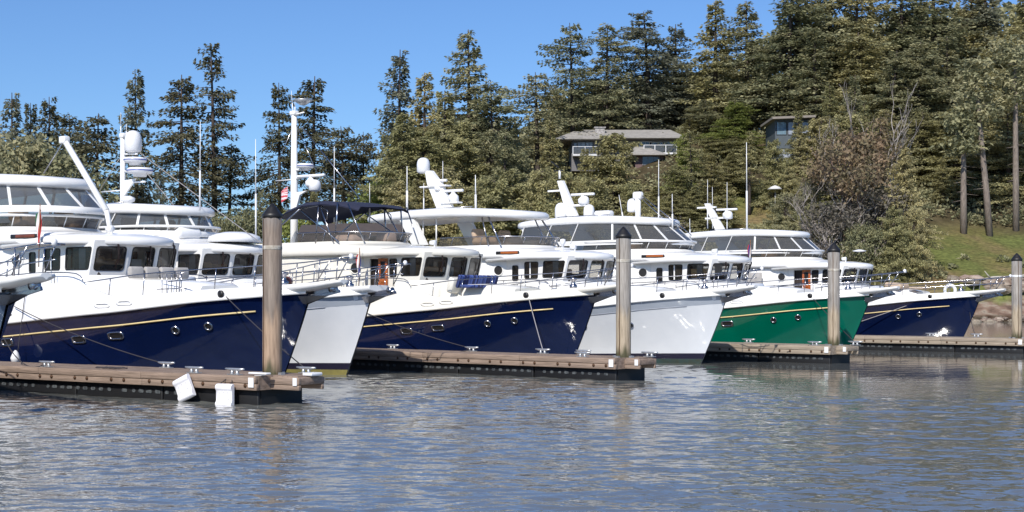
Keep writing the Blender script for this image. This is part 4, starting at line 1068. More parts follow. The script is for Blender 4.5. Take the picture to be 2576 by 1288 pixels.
at_.data.foreach_set('value', [turf(v_.co.x, v_.co.y) for v_ in me.vertices])

# water
wm = bpy.data.materials.new('harbour_water'); wm.use_nodes = True; nt = wm.node_tree; pb = nt.nodes['Principled BSDF']
pb.inputs['Base Color'].default_value = (.135, .14, .13, 1); pb.inputs['Roughness'].default_value = .05; pb.inputs['IOR'].default_value = 2.4
tc = _n(nt, 'ShaderNodeTexCoord'); sx = _n(nt, 'ShaderNodeSeparateXYZ'); nt.links.new(tc.outputs['Object'], sx.inputs[0])
def mth(op, a, b_=None, c=None):
    m = _n(nt, 'ShaderNodeMath', operation=op)
    for i, v in enumerate((a, b_, c)):
        if v is None: continue
        if isinstance(v, (int, float)): m.inputs[i].default_value = v
        else: nt.links.new(v, m.inputs[i])
    return m.outputs[0]
f1 = NZ(6.5, 3, (.42, .6, 1)); f2 = NZ(2.1, 2, (.36, .6, 1)); f3 = NZ(.55, 2, (.6, 1.0, 1))
# sheltered water between and beyond the docks is calmer: edge follows the line of dock ends
e = mth('ADD', mth('MINIMUM', mth('ADD', sx.outputs['Y'], -38.5), mth('MULTIPLY_ADD', sx.outputs['X'], 1.3, -3.0)), mth('MULTIPLY', f3, 3.0))
cal = _n(nt, 'ShaderNodeMapRange'); cal.inputs['From Min'].default_value = 0.0; cal.inputs['From Max'].default_value = 5.0; cal.inputs['To Min'].default_value = 1.0; cal.inputs['To Max'].default_value = .10
WATER_EDGE = (cal, e)
nt.links.new(e, cal.inputs[0])
h = mth('ADD', mth('ADD', mth('MULTIPLY', f1, .022), mth('MULTIPLY', f2, .02)), mth('MULTIPLY', f3, .01))
hh = mth('MULTIPLY', h, cal.outputs[0])
bp = _n(nt, 'ShaderNodeBump'); bp.inputs['Strength'].default_value = 1.0; bp.inputs['Distance'].default_value = 1.0
nt.links.new(hh, bp.inputs['Height']); nt.links.new(bp.outputs[0], pb.inputs['Normal'])
import numpy as np
rs = np.random.RandomState(3)
NC, NR = 860, 900
yy = 11.0 * np.exp(np.linspace(0, math.log(64 / 11.0), NR))
cc = np.linspace(-.46, .46, NC)
Yg, Cg = np.meshgrid(yy, cc, indexing='ij'); Xg = Cg * (Yg + 2)
Zg = np.zeros_like(Xg)
for k in range(70):                      # wind ripples: a spread of short crossing waves
    lam = .17 * (1.5 / .17) ** rs.rand(); th = pi / 2 + rs.normal(0, .48); sl = .0195 * rs.uniform(.6, 1.3) * (1.0 if lam < .7 else .6)
    kx, ky = 2 * pi / lam * cos(th), 2 * pi / lam * sin(th)
    fade = np.clip(lam / (.0032 * Yg) / 4.0, 0, 1)          # waves finer than the mesh die out with distance
    Zg += sl * lam / (2 * pi) * np.sin(kx * Xg + ky * Yg + rs.uniform(0, 6.28)) * fade
gust = np.zeros_like(Xg)
for k in range(9):
    lam = rs.uniform(4, 14); th = rs.uniform(0, 3.14); gust += np.sin(2 * pi / lam * (cos(th) * Xg * .5 + sin(th) * Yg * .6) + rs.uniform(0, 6.28))
gust = 1 + .10 * gust
edge = np.minimum(Yg - 32.0, Xg * 1.3 - 4.6) + 1.2 * np.sin(Xg * .9) + .8 * np.sin(Yg * .7 + Xg * .3)
cm = np.clip(edge / 4.0, 0, 1); cm = 1 - .90 * cm * cm * (3 - 2 * cm)
Zg *= gust * cm * np.clip((64 - Yg) / 4, 0, 1)
nv = NC * NR
co = np.zeros((nv + 16, 3)); co[:nv, 0] = Xg.ravel(); co[:nv, 1] = Yg.ravel(); co[:nv, 2] = Zg.ravel()
ii, jj = np.meshgrid(np.arange(NR - 1), np.arange(NC - 1), indexing='ij'); q0 = (ii * NC + jj).ravel()
quads = np.stack([q0, q0 + 1, q0 + NC + 1, q0 + NC], 1)
# the open water around the rippled area joins its border
xa, xb = cc[0], cc[-1]; B0 = [(-1500, -300), (1500, -300), (1500, 11), (xb * 13, 11), (xa * 13, 11), (-1500, 11), (xb * 66, 64), (1500, 64), (1500, 3000), (-1500, 3000), (-1500, 64), (xa * 66, 64)]
for k, (x, y) in enumerate(B0): co[nv + k, :2] = (x, y)
ext = [(0, 1, 2, 3, 4, 5), (3, 2, 7, 6), (5, 4, 11, 10), (10, 11, 6, 7, 8, 9)]
me = bpy.data.meshes.new('water'); nq = len(quads); ne = sum(len(f) for f in ext)
me.vertices.add(nv + 12); me.vertices.foreach_set('co', co[:nv + 12].ravel())
me.loops.add(nq * 4 + ne); me.loops.foreach_set('vertex_index', np.concatenate([quads.ravel(), np.concatenate([np.array(f) + nv for f in ext])]).astype(np.int32))
me.polygons.add(nq + len(ext)); st_ = list(range(0, nq * 4, 4)); o_ = nq * 4
for f in ext: st_.append(o_); o_ += len(f)
me.polygons.foreach_set('loop_start', np.array(st_, dtype=np.int32))
me.update(calc_edges=True); me.validate(); me.polygons.foreach_set('use_smooth', [True] * len(me.polygons)); me.materials.append(wm)
wo = bpy.data.objects.new('water', me); COL.objects.link(wo); structure(wo)

# shoreline boulders
rk = random.Random(5)
rm = mat('shore_rock', (.36, .30, .24), .9, col2=(.15, .10, .075), scale=1.3, detail=8, bump=.8, bdist=.1, objrand=.25)
def rock_mesh(seed):
    r = random.Random(seed); b = MB(); R = []
    for i in range(1, 8):
        th = pi * i / 8
        ring = []
        for j in range(12):
            a = 2 * pi * j / 12; k = 1 + .55 * mn.noise(Vector((sin(th) * cos(a) * 1.3, sin(th) * sin(a) * 1.3, cos(th) * 1.3 + seed * 7)))
            ring.append((sin(th) * cos(a) * k, sin(th) * sin(a) * k * .8, cos(th) * k * .6))
        R.append(ring)
    b.rings(R, True, True, True, False); return b
rocks = [rock_mesh(i) for i in range(5)]
first = []
for k in range(46):
    xv = rk.uniform(2395, 2600) if k < 34 else rk.uniform(1500, 2400); d = rk.uniform(143, 150)
    X = (xv - CX) / FP * d; d = shore(X) + rk.choice([rk.uniform(-.3, 1.2), rk.uniform(-.3, 1.0), rk.uniform(3.5, 6.0)])
    s_ = rk.uniform(.22, .55) if d < shore(X) + 2 else rk.uniform(.4, 1.1)
    m = k % 5
    if len(first) < 5: o = rocks[m].obj('shore_boulder', rm); first.append(o)
    else: o = first[m].copy(); COL.objects.link(o)
    o.location = (X, d, ground(X, d) + s_ * .15); o.scale = (s_ * rk.uniform(1, 1.7), s_, s_ * rk.uniform(.7, 1)); o.rotation_euler = (0, 0, rk.uniform(0, 6))
    tag(o, 'tan and brown boulder among the rocks along the far waterline', 'boulder', 'boulders along the shore')
lg = MB(); X, Y, Z = ground_at(2520, 149, .25); lg.tube([(X - 3.0, Y, Z - .3), (X - 1, Y - .4, Z + .1), (X + 1.5, Y - .2, Z + .15), (X + 3, Y, Z + .5)], [.12, .2, .22, .14], 8)
lg.tube([(X - 1.2, Y - .4, Z), (X - 1.9, Y - .6, Z + .8)], [.1, .04], 6); o = lg.obj('driftwood_log', mat('driftwood', (.45, .42, .36), .9, col2=(.3, .27, .22), scale=3, bump=.4)); tag(o, 'pale driftwood log lying on the rocky bank at the right', 'log')

# --- houses
siding = mat('grey_siding', (.20, .195, .20), .8, col2=(.15, .145, .15), scale=2, stretch=(1, 1, 8))
redsid = mat('reddish_siding', (.17, .105, .10), .8, col2=(.12, .08, .08), scale=2)
shing = mat('taupe_shingles', (.37, .345, .31), .95, col2=(.25, .235, .21), scale=1.6, detail=8, bump=.5, stretch=(1, 1, 3))
fascia = mat('dark_fascia', (.035, .032, .032), .7)
wtrim = mat('white_trim', (.72, .72, .72), .6)
paneD = mat('dark_window', (.02, .025, .035), .06, coat=.5, scale=.8, col2=(.06, .07, .09))
paneL = mat('curtained_window', (.42, .45, .50), .15, scale=1.0, col2=(.22, .25, .30))
stone = mat('chimney_stone', (.46, .44, .42), .9, col2=(.22, .20, .19), scale=3, detail=5, bump=.6)

def hp(xv, yv, Y): return Vector(((xv - CX) / FP * Y, Y, CAMH - (yv - HY) / FP * Y))
def hip_roof(b, x0, x1, y0, y1, ze, zr, rx0, rx1, ov=.6):
    x0 -= ov; x1 += ov; y0 -= ov; y1 += ov; ym = (y0 + y1) / 2
    v = [(x0, y0, ze), (x1, y0, ze), (x1, y1, ze), (x0, y1, ze), (rx0, ym, zr), (rx1, ym, zr)]
    w = [(a, c, z - .14) for a, c, z in v[:4]]
    b.add(v + w, [(0, 1, 5, 4), (1, 2, 5), (2, 3, 4, 5), (3, 0, 4), (0, 6, 7, 1), (1, 7, 8, 2), (2, 8, 9, 3), (3, 9, 6, 0), (9, 8, 7, 6)])
def win(parent, x, y, z, w, h, m, bars=1, fm=None):
    f = MB(); t = .07
    for dx in (-w / 2, w / 2): f.box((x + dx, y - .03, z), (t, .06, h + t))
    for dz_ in (-h / 2, h / 2): f.box((x, y - .032, z + dz_), (w - t, .06, t))
    for k in range(1, bars): f.box((x - w / 2 + k * w / bars, y - .03, z), (.05, .05, h))
    fo = f.obj('window', fm or wtrim, parent)
    g = MB(); g.box((x, y - .012, z), (w, .015, h)); g.obj('pane', m, fo)
Yh = 195.0
hA, hB = hp(1397, 350, Yh), hp(1705, 347, Yh)
hr = thing('hillside_house', 'long grey two storey house with taupe hip roofs and a stone chimney', 'house', (hp(1550, 350, Yh).x, Yh, 14))
O = Vector(hr.location)
def H(xv, yv, dy=0): p = hp(xv, yv, Yh) ; return Vector((p.x - O.x, dy, p.z - O.z))
w = MB()
def wall_box(b, xa, xb, ytop, ybot, dy, dep): 
    p, q = H(xa, ytop), H(xb, ybot); b.box(((p.x + q.x) / 2, dy + dep / 2, (p.z + q.z) / 2), (q.x - p.x, dep, p.z - q.z))
wall_box(w, 1438, 1515, 348, 430, 0, 7); wall_box(w, 1515, 1705, 345, 430, 1.0, 7); w.obj('wall', siding, hr)
w = MB(); wall_box(w, 1595, 1665, 395, 480, -2.0, 3.0); w.obj('lower_wall', redsid, hr)
w = MB(); a, c = H(1397, 351), H(1512, 349); hip_roof(w, a.x + .6, c.x - .3, -1.2, 8, a.z, H(1460, 331).z + .4, H(1445, 330).x, H(1475, 330).x); rf = w.obj('roof', shing, hr)
w = MB(); a, c = H(1508, 347), H(1712, 346); hip_roof(w, a.x, c.x, -.6, 9, a.z, H(1600, 327).z + .5, H(1470, 330).x, H(1695, 327).x); w.obj('roof', shing, hr)
w = MB(); a, c = H(1590, 393), H(1668, 393); hip_roof(w, a.x + .2, c.x - .5, -2.6, 1.6, a.z, H(1600, 370).z, H(1595, 370).x, H(1625, 370).x); w.obj('roof', shing, hr)
w = MB(); p = H(1511, 333); w.box((p.x, 2.0, p.z - .3), (1.25, 1.1, 2.0)); w.box((p.x, 2.0, p.z + .82), (1.5, 1.35, .14)); w.box((p.x, 2.0, p.z + .72), (1.2, 1.05, .08)); w.obj('chimney', stone, rf)
for xa, yy, ww, hh_, m, n_ in ((1462, 372, 1.1, 1.5, paneL, 2), (1482, 372, .9, 1.5, paneL, 2), (1448, 372, .5, 1.4, paneL, 1)):
    p = H(xa, yy); win(hr, p.x, 0, p.z, ww, hh_, m, n_, siding)
for xa, yy, ww, hh_, m, n_ in ((1535, 362, 1.3, .5, paneD, 2), (1550, 365, .7, .5, paneD, 1), (1626, 369, 1.6, 1.5, paneD, 2), (1645, 372, 1.0, 1.7, paneD, 2), (1663, 372, .9, 1.7, paneD, 2), (1683, 370, 1.5, 1.5, paneD, 2)):
    p = H(xa, yy); win(hr, p.x, 1.0, p.z, ww, hh_, m, n_)
for xa in (1634,): p = H(xa, 408); win(hr, p.x, -2.0, p.z, 2.2, 1.1, paneD, 3, siding)
def balcony(xa, xb, yf, dy, dep):
    b = MB(); p, q = H(xa, yf), H(xb, yf); b.box(((p.x + q.x) / 2, dy - dep / 2, p.z), (q.x - p.x, dep, .22)); bo_ = b.obj('balcony', wtrim, hr)
    r = MB(); n = max(2, int((q.x - p.x) / 1.3)); 
    for k in range(n + 1): r.box((p.x + (q.x - p.x) * k / n, dy - dep + .06, p.z + .6), (.10, .10, 1.0))
    r.box(((p.x + q.x) / 2, dy - dep + .06, p.z + 1.08), (q.x - p.x, .07, .07)); r.obj('railing', wtrim, bo_)
    r = MB(); r.box(((p.x + q.x) / 2, dy - dep + .10, p.z + .55), (q.x - p.x, .02, .8)); r.obj('rail_panel', M['vinyl'], bo_)
balcony(1440, 1500, 393, 0, 1.8); balcony(1618, 1700, 388, 1.0, 2.2); balcony(1625, 1660, 448, -2.0, 1.2)
# second house, upper right, mostly behind trees
Y2 = 187.0; p = hp(1996, 360, Y2)
h2 = thing('hillside_house', 'dark glazed house with flat brown roof, half hidden right of the long house', 'house', (p.x, Y2, p.z - 5))
w = MB(); w.box((0, 4, 5.2), (4.4, 7, 5.6)); w.obj('wall', mat('slate_wall', (.09, .11, .125), .6), h2)
w = MB(); w.box((-.1, 3.5, 8.15), (5.4, 9, .28), ry=-.04); w.obj('roof', mat('brown_roof', (.27, .235, .20), .9), h2)
for k in range(3): win(h2, -1.4 + 1.4 * k, .5, 6.9, 1.2, 1.6, mat('sky_window_%s' % 'abc'[k], (.18, .27, .33), .05, coat=1) if k == 0 else paneL, 1, fascia)
win(h2, -.9, .5, 3.4, 1.3, 1.9, paneL, 1, fascia)
# boathouse with dark roofs behind the bimini yacht
Yb = 120.0
for (xa, xb, yr, ye, lab) in ((745, 815, 561, 600, 'low dark roofed shed behind the nearest piling and the bimini yacht'), (810, 1010, 557, 610, 'long dark brown roofed boat shed seen under the blue bimini')):
    p, q = hp(xa, yr, Yb), hp(xb, ye, Yb); cx = (p.x + q.x) / 2; wd_ = q.x - p.x
    r = thing('boat_shed', lab, 'shed', (cx, Yb, 0))
    w = MB(); w.box((0, 3, q.z / 2 + .4), (wd_ - .6, 6, q.z + .2)); w.obj('wall', mat('shed_wall', (.06, .05, .045), .9), r)
    w = MB(); w.add([(-wd_ / 2, -.6, q.z), (wd_ / 2, -.6, q.z), (wd_ / 2, 3, p.z), (-wd_ / 2, 3, p.z), (wd_ / 2, 6.6, q.z), (-wd_ / 2, 6.6, q.z), (-wd_ / 2, -.6, q.z - .2), (wd_ / 2, -.6, q.z - .2)], [(0, 1, 2, 3), (3, 2, 4, 5), (6, 7, 1, 0)]); w.obj('roof', mat('dark_shingle', (.075, .06, .055), .95, scale=2, bump=.4), r)
    w = MB()
    for k in range(4): w.box((-wd_ / 2 + wd_ * (k + .5) / 4, -.02, q.z * .55), (wd_ / 6, .06, q.z * .6))
    w.obj('doorway', M['black'], r)
# patio umbrella on the lawn
X, Y, Z = ground_at(1950, 176); r = thing('patio_umbrella', 'open white patio umbrella on the lawn', 'umbrella', (X, Y, Z))
zt = hp(1950, 466, Y).z - Z
w = MB(); w.lathe((0, 0, zt - .5), [(.95, 0), (.55, .3), (.03, .5)], 8); w.obj('canopy', wtrim, r); w = MB(); w.tube([(0, 0, 0), (0, 0, zt - .3)], .04, 6); w.obj('pole', wtrim, r)

# ------------------------------------------------------------------ trees
def fol(name, c1, c2, rnd_=.18):
    m = mat(name, c1, .75, col2=c2, scale=.55, detail=3, objrand=rnd_, lo=.38, hi=.62, spec=.2)
    nt = m.node_tree; b = nt.nodes['Principled BSDF']
    # a little light comes through the sprays
    tr = _n(nt, 'ShaderNodeBsdfTranslucent'); mx = _n(nt, 'ShaderNodeMixShader'); mx.inputs[0].default_value = .38
    src = b.inputs['Base Color'].links[0].from_socket
    nt.links.new(src, tr.inputs[0]); out = nt.nodes['Material Output']
    nt.links.new(b.outputs[0], mx.inputs[1]); nt.links.new(tr.outputs[0], mx.inputs[2]); nt.links.new(mx.outputs[0], out.inputs['Surface'])
    return m
F_OLIVE = fol('fir_foliage_olive', (.52, .475, .24), (.28, .26, .135))
F_DARK = fol('fir_foliage_dark', (.42, .395, .225), (.20, .21, .12))
F_SKY = fol('skyline_fir_foliage', (.20, .185, .105), (.10, .10, .06), .12)
F_BLUE = fol('fir_foliage_bluish', (.31, .31, .22), (.17, .18, .125))
F_GREEN = fol('young_foliage', (.34, .37, .12), (.20, .24, .07))
F_BROWN = fol('madrone_foliage', (.40, .28, .19), (.24, .20, .12))
F_GREY = fol('grey_twigs', (.25, .22, .18), (.17, .15, .12))
BARK = mat('fir_bark', (.085, .065, .055), .95, col2=(.04, .03, .025), scale=3, stretch=(4, 4, .6), bump=.5, objrand=.2)
BARKL = mat('pale_bark', (.27, .225, .19), .95, col2=(.13, .105, .09), scale=3, stretch=(4, 4, .6), bump=.5)
BARKO = mat('orange_bark', (.36, .19, .11), .7, col2=(.28, .23, .20), scale=1.0)
BARKW = mat('bleached_branches', (.44, .40, .37), .8, col2=(.28, .24, .22), scale=1.5)

def spray(b, p, d, L, w, r):
    """one needle spray: two flattened leaf-like faces along direction d"""
    d = d.normalized(); s = d.cross(Vector((r.uniform(-1, 1), r.uniform(-1, 1), .75)))
    if s.length < .1: s = Vector((1, 0, 0))
    s = s.normalized() * w; tip = p + d * L - Vector((0, 0, L * .18))
    m = p + d * L * .45
    b.v += [tuple(p), tuple(m + s), tuple(tip), tuple(m - s)]
    n = len(b.v) - 4
    b.f.append((n, n + 1, n + 2, n + 3)); b.sm.append(False)

def fir(seed, H=26, R=4.6, base=.12, dens=1.0, gap=.0, top=.85, droop=.25, size=1.0):
    r = random.Random(seed); b = MB(); tr = MB()
    lean = (r.uniform(-.4, .4), r.uniform(-.4, .4))
    def ax(z): t = z / H; return Vector((lean[0] * t * t, lean[1] * t * t, z))
    zz = H * base; ph = r.uniform(0, 9)
    while zz < H * .985:
        t = (zz / H - base) / (1 - base)
        rad = R * (min(1, .62 + t * 1.8) if base > .05 else 1) * ((1 - t) ** top) * (1 + .30 * sin(zz * .95 + ph) * (1 - t * .6))
        nb = r.choice([3, 4, 4, 5]) if dens < 1.2 else r.choice([4, 5, 6])
        for k in range(nb):
            if r.random() < gap * (1.25 - t): continue
            a = r.uniform(0, 2 * pi)
            L = max(.6, rad * (1 + .28 * sin(a + ph + zz * .35)) * r.uniform(.45, 1.12) * (1.35 if r.random() < .07 else 1)); d0 = Vector((cos(a), sin(a), 0)); up = .35 * (t ** 1.5) + r.uniform(-.12, .15) - droop * (1 - t) * .6
            org = ax(min(H * .99, zz + r.uniform(-.7, .5))); n = max(2, int(L / (.42 * size)))
            for i in range(1, n + 1):
                f = i / n
                if f < .22 and L > 1.5: continue
                p = org + d0 * (L * f) + Vector((0, 0, L * (up * f - droop * f * f + .16 * f ** 4)))
                side = Vector((-d0.y, d0.x, 0)); wdt = L * .34 * (1 - f * .7) + .2
                for j in range(int(10.5 * dens) + 1):
                    q = p + side * r.uniform(-wdt, wdt) + Vector((0, 0, r.uniform(-.42, .2)))
                    dd = d0 * r.uniform(.3, 1.0) + side * r.uniform(-.9, .9) + Vector((0, 0, r.uniform(-.6, .22)))
                    spray(b, q, dd, size * r.uniform(.22, .56), size * r.uniform(.07, .16), r)
            if L > 1.2: tr.tube([org, org + d0 * (L * .5) + Vector((0, 0, L * (up * .5 - droop * .25))), org + d0 * (L * .85) + Vector((0, 0, L * (up * .85 - droop * .72)))], [.07, .04, .015], 3, False)
        zz += r.uniform(.30, .52) * (1 if dens >= 1 else 1.15) * (size ** .5)
    tr.tube([ax(z) for z in [H * i / 8 for i in range(9)]], [.40 * (1 - i / 8.6) * (H / 26) + .015 for i in range(9)], 8)
    if base > .3:
        z = H * .12
        while z < H * base:
            a = r.uniform(0, 6.3); L = r.uniform(.3, 1.6); o = ax(z); tr.tube([o, o + Vector((cos(a) * L, sin(a) * L, -.1 * L))], [.04, .008], 3, False); z += r.uniform(.2, .8)
    return b, tr

def broad(seed, H=12, R=6, nclump=70, leaf=.5, flat=.8, zb=.25):
    r = random.Random(seed); b = MB(); tr = MB()
    for k in range(nclump):
        a = r.uniform(0, 6.283); u = r.uniform(zb, 1.0); rr = R * sqrt(max(.02, 1 - ((u - .45) / .6) ** 2)) * sqrt(r.uniform(.12, 1))
        c = Vector((cos(a) * rr, sin(a) * rr, u * H)); cr = r.uniform(.8, 1.7) * R / 6
        for j in range(85):
            v = Vector((r.gauss(0, 1), r.gauss(0, 1), r.gauss(0, .7))).normalized()
            p = c + v * cr * r.uniform(.45, 1.05); spray(b, p, v + Vector((r.uniform(-.8, .8), r.uniform(-.8, .8), r.uniform(-.7, .4))), leaf * r.uniform(.6, 1.2), leaf * r.uniform(.25, .42), r)
        if k % 3 == 0: tr.tube([(0, 0, H * .15), (c.x * .4, c.y * .4, c.z * .55), tuple(c)], [.16, .08, .02], 4, False)
    tr.tube([(0, 0, -1), (.1, 0, H * .3), (0, 0, H * .8)], [.4, .3, .05], 7)
    return b, tr

def branchy(seed, H=14, spread=1.0, leaves=True, leafd=26):
    r = random.Random(seed); b = MB(); tr = MB()
    def grow(p, d, L, rad, lv):
        pts = [p]; n = 4
        for i in range(n):
            d = (d + Vector((r.uniform(-.3, .3), r.uniform(-.3, .3), r.uniform(-.05, .22)))).normalized(); pts.append(pts[-1] + d * L / n)
        tr.tube(pts, [rad * (1 - .5 * i / n) for i in range(n + 1)], 5, False)
        if lv == 0 or rad < .02:
            if leaves:
                for j in range(leafd):
                    q = pts[r.randrange(1, n + 1)] + Vector((r.gauss(0, .5), r.gauss(0, .5), r.gauss(0, .35))); spray(b, q, Vector((r.uniform(-1, 1), r.uniform(-1, 1), r.uniform(-.8, .5))), r.uniform(.25, .5), r.uniform(.09, .18), r)
            else:
                for j in range(9):
                    q = pts[r.randrange(1, n + 1)]; e_ = q + Vector((r.gauss(0, .5), r.gauss(0, .5), r.uniform(0, .9))); s = Vector((.022, .0, 0)); b.add([q - s, q + s, e_], [(0, 1, 2)])
            return
        for k in range(r.choice([2, 3, 3])):
            nd = (d + Vector((r.uniform(-1, 1), r.uniform(-1, 1), r.uniform(-.15, .55))) * .75 * spread).normalized()
            grow(pts[r.choice([2, 3, 4, 4])], nd, L * r.uniform(.6, .82), rad * .55, lv - 1)
    for k in range(3): grow(Vector((r.uniform(-.4, .4), r.uniform(-.4, .4), -.5)), Vector((r.uniform(-.5, .5) * spread, r.uniform(-.4, .4), 1)), H * .36, .24, 4)
    return b, tr

LIB = {}
def lib(key, pair, fm, bm_, nm):
    c, t = pair; LIB[key] = (c, t, fm, bm_, nm, {})
lib('c1', fir(11), F_OLIVE, BARK, 'fir_tree'); lib('c2', fir(12, R=5.2, top=.7), F_DARK, BARK, 'fir_tree'); lib('c3', fir(13, R=4.0, gap=.15, top=.75), F_BLUE, BARK, 'fir_tree')
lib('c4', fir(14, R=5.8, top=.6, base=.05, dens=1.25), F_OLIVE, BARK, 'fir_tree'); lib('c5', fir(15, R=5.4, top=.55, base=.1, gap=.1), F_DARK, BARK, 'fir_tree')
lib('t1', fir(21, H=28, R=4.2, base=.40, gap=.25, top=.55, droop=.32), F_DARK, BARK, 'tall_fir'); lib('t2', fir(22, H=28, R=3.6, base=.48, gap=.35, top=.5), F_OLIVE, BARK, 'tall_fir')
lib('t3', fir(23, H=24, R=5.4, base=.30, gap=.45, top=.5, droop=.2), F_DARK, BARK, 'tall_fir'); lib('t4', fir(24, H=30, R=4.4, base=.42, gap=.2, top=.5), F_OLIVE, BARKL, 'tall_fir')
lib('d1', fir(31, H=14, R=6.0, top=.42, base=.0, dens=1.5, size=.9), F_OLIVE, BARK, 'bushy_evergreen'); lib('d2', fir(32, H=13, R=6.5, top=.38, base=.0, dens=1.5, size=.9), F_OLIVE, BARK, 'bushy_evergreen')
lib('b1', broad(41), F_OLIVE, BARK, 'broad_evergreen'); lib('b2', broad(42, H=10, R=5), F_GREEN, BARK, 'leafy_tree'); lib('b3', broad(43, H=11, R=6), F_DARK, BARK, 'broad_evergreen')
lib('m1', branchy(51, 13, .85, True, 30), F_BROWN, BARKO, 'madrone_tree'); lib('g1', branchy(52, 16, .9, False), F_GREY, BARKW, 'bare_tree'); lib('g2', branchy(53, 12, 1.1, True, 12), F_GREY, BARKW, 'bare_tree')
TB = {'c': 26, 't1': 28, 't2': 28, 't3': 24, 't4': 30, 'd1': 14, 'd2': 13, 'b1': 12, 'b2': 10, 'b3': 11, 'm1': 17, 'g1': 19, 'g2': 15}
tr_rnd = random.Random(99); HT = {}
def tree(key, xv, ytop, d, label, group=None, fm=None, wid=1.0, base=None, rot=None):
    X = (xv - CX) / FP * d; zt = CAMH - (ytop - HY) / FP * d; zb = ground(X, d) - .4 if base is None else base
    if key not in HT: HT[key] = sorted(v[2] for v in LIB[key][0].v)[-12]
    h = max(3.0, zt - zb); k = h / HT[key]
    c, t, f0, bm_, nm, cache = LIB[key]; fm = fm or f0
    root = thing(nm, label, 'tree', (X, d, zb), rot if rot is not None else tr_rnd.uniform(0, 6.28), group)
    kw = max(.6, min(1.3, k ** .55)) * wid * 1.15 * (d / 195) ** .3
    root.scale = (kw, kw, k)
    ck = fm.name
    if ck not in cache:
        if cache:
            src = next(iter(cache.values())); a = bpy.data.objects.new('crown', src[0].data.copy()); a.data.materials.clear(); a.data.materials.append(fm); COL.objects.link(a)
            b_ = src[1].copy(); COL.objects.link(b_)
        else:
            a = c.obj('crown', fm); b_ = t.obj('trunk', bm_)
        cache[ck] = (a, b_); a.parent = root; b_.parent = root
    else:
        for o in cache[ck]:
            n = o.copy(); COL.objects.link(n); n.parent = root
    return root

# left skyline, one by one
L = [('c3', 30, 236, 205, 'bluish fir at the far left edge of the skyline', 1.0), ('c1', 78, 262, 200, 'small fir second from the left, slightly hazy', .8), ('c2', 126, 243, 205, 'dark fir above the front yacht hardtop', 1.0),
 ('t3', 180, 290, 190, 'low dark fir just right of the crane boom tip', 1.1), ('t3', 240, 291, 185, 'dark irregular fir with open branches between the boom and the first mast', 1.2), ('c3', 344, 178, 200, 'bluish pointed fir rising behind the first mast', .95),
 ('t1', 456, 195, 195, 'dark fir with a bare trunk left of the tallest left fir', 1.15), ('t2', 541, 110, 195, 'tallest fir of the left group, long bare trunk and narrow crown', 1.0), ('c3', 402, 425, 180, 'small fir low behind the second yacht', .6),
 ('t1', 704, 213, 200, 'narrow fir left of the tall mast on the bimini yacht', .85), ('t1', 786, 198, 195, 'dark fir behind the tall mast of the bimini yacht', 1.15), ('t3', 868, 322, 190, 'open dark fir right of the tall mast', 1.1), ('t3', 915, 336, 195, 'ragged dark fir leaning out left of the centre forest', .9),
 ('b1', 60, 330, 165, 'broad olive evergreen low at the left edge behind the front yacht', .9), ('b1', 140, 360, 165, 'broad olive evergreen behind the front yacht boom', .9), ('b3', 15, 420, 160, 'dark evergreen low behind the front hardtop', .8),
 ('c2', 215, 400, 170, 'dark evergreen left of the first mast base', .6), ('c2', 655, 470, 175, 'small dark fir right behind the nearest piling top', .55), ('b3', 610, 520, 165, 'low thin shrub tree left of the nearest piling', .6), ('b3', 560, 535, 165, 'low bush tree at the foot of the tallest left fir', .5),
 ('c1', 790, 480, 170, 'small fir seen above the blue bimini', .7), ('b2', 735, 530, 170, 'low leafy tree between the piling and the tall mast', .6), ('c1', 850, 505, 165, 'olive young fir over the right of the bimini', .6), ('b2', 945, 440, 175, 'bright green leafy tree at the edge of the centre forest', .7)]
for k, x, y, d, lab, w_ in L: tree(k, x, y, d, lab, wid=w_, fm=F_DARK if k == 'b1' else F_SKY if k in ('t1', 't2', 't3', 'c2', 'c1') and y < 450 else None)
# lower limb of the tallest left fir, its own low crown
tree('t3', 575, 365, 198, 'low spreading fir beside the long bare trunk', wid=1.15, fm=F_SKY)
C = [('c3', 1003, 128, 190, 'hazy grey green fir with a bent top at the left of the centre forest', 1.0, None), ('c1', 1068, 186, 185, 'fir between the bent top fir and the tall dark one', 1.1, None), ('c2', 1181, 74, 190, 'tall dark pointed fir over the middle of the row', 1.05, None),
 ('c1', 1120, 230, 180, 'olive fir below and left of the tall dark pointed fir', 1.1, None), ('t3', 1240, 205, 185, 'ragged fir reaching right of the tall dark pointed fir', 1.1, None), ('c2', 1285, 300, 190, 'low fir in the dip of the skyline', 1.0, None), ('t3', 1352, 186, 200, 'fir at the left end of the hilltop group', 1.0, None),
 ('t3', 1441, 62, 205, 'tall fir with a narrow bent crown on the hilltop', .85, None), ('c5', 1526, 64, 205, 'fir right of the bent crown on the hilltop', 1.0, None), ('c5', 1632, 28, 208, 'tall rounded fir above the long house', 1.1, F_BLUE), ('c2', 1700, 60, 212, 'fir behind and right of the rounded fir', 1.0, F_BLUE),
 ('c1', 1800, 4, 208, 'tall fir left of the twin tops', 1.1, None), ('c2', 1880, 2, 208, 'right one of the twin tops near the upper edge', 1.0, None), ('c5', 1985, -30, 205, 'tall fir cut by the upper edge, left most of those cut', 1.1, None)]
for k, x, y, d, lab, w_, fm in C: tree(k, x, y, d, lab, wid=w_ * (1.25 if x > 1340 else 1.08), fm=fm)
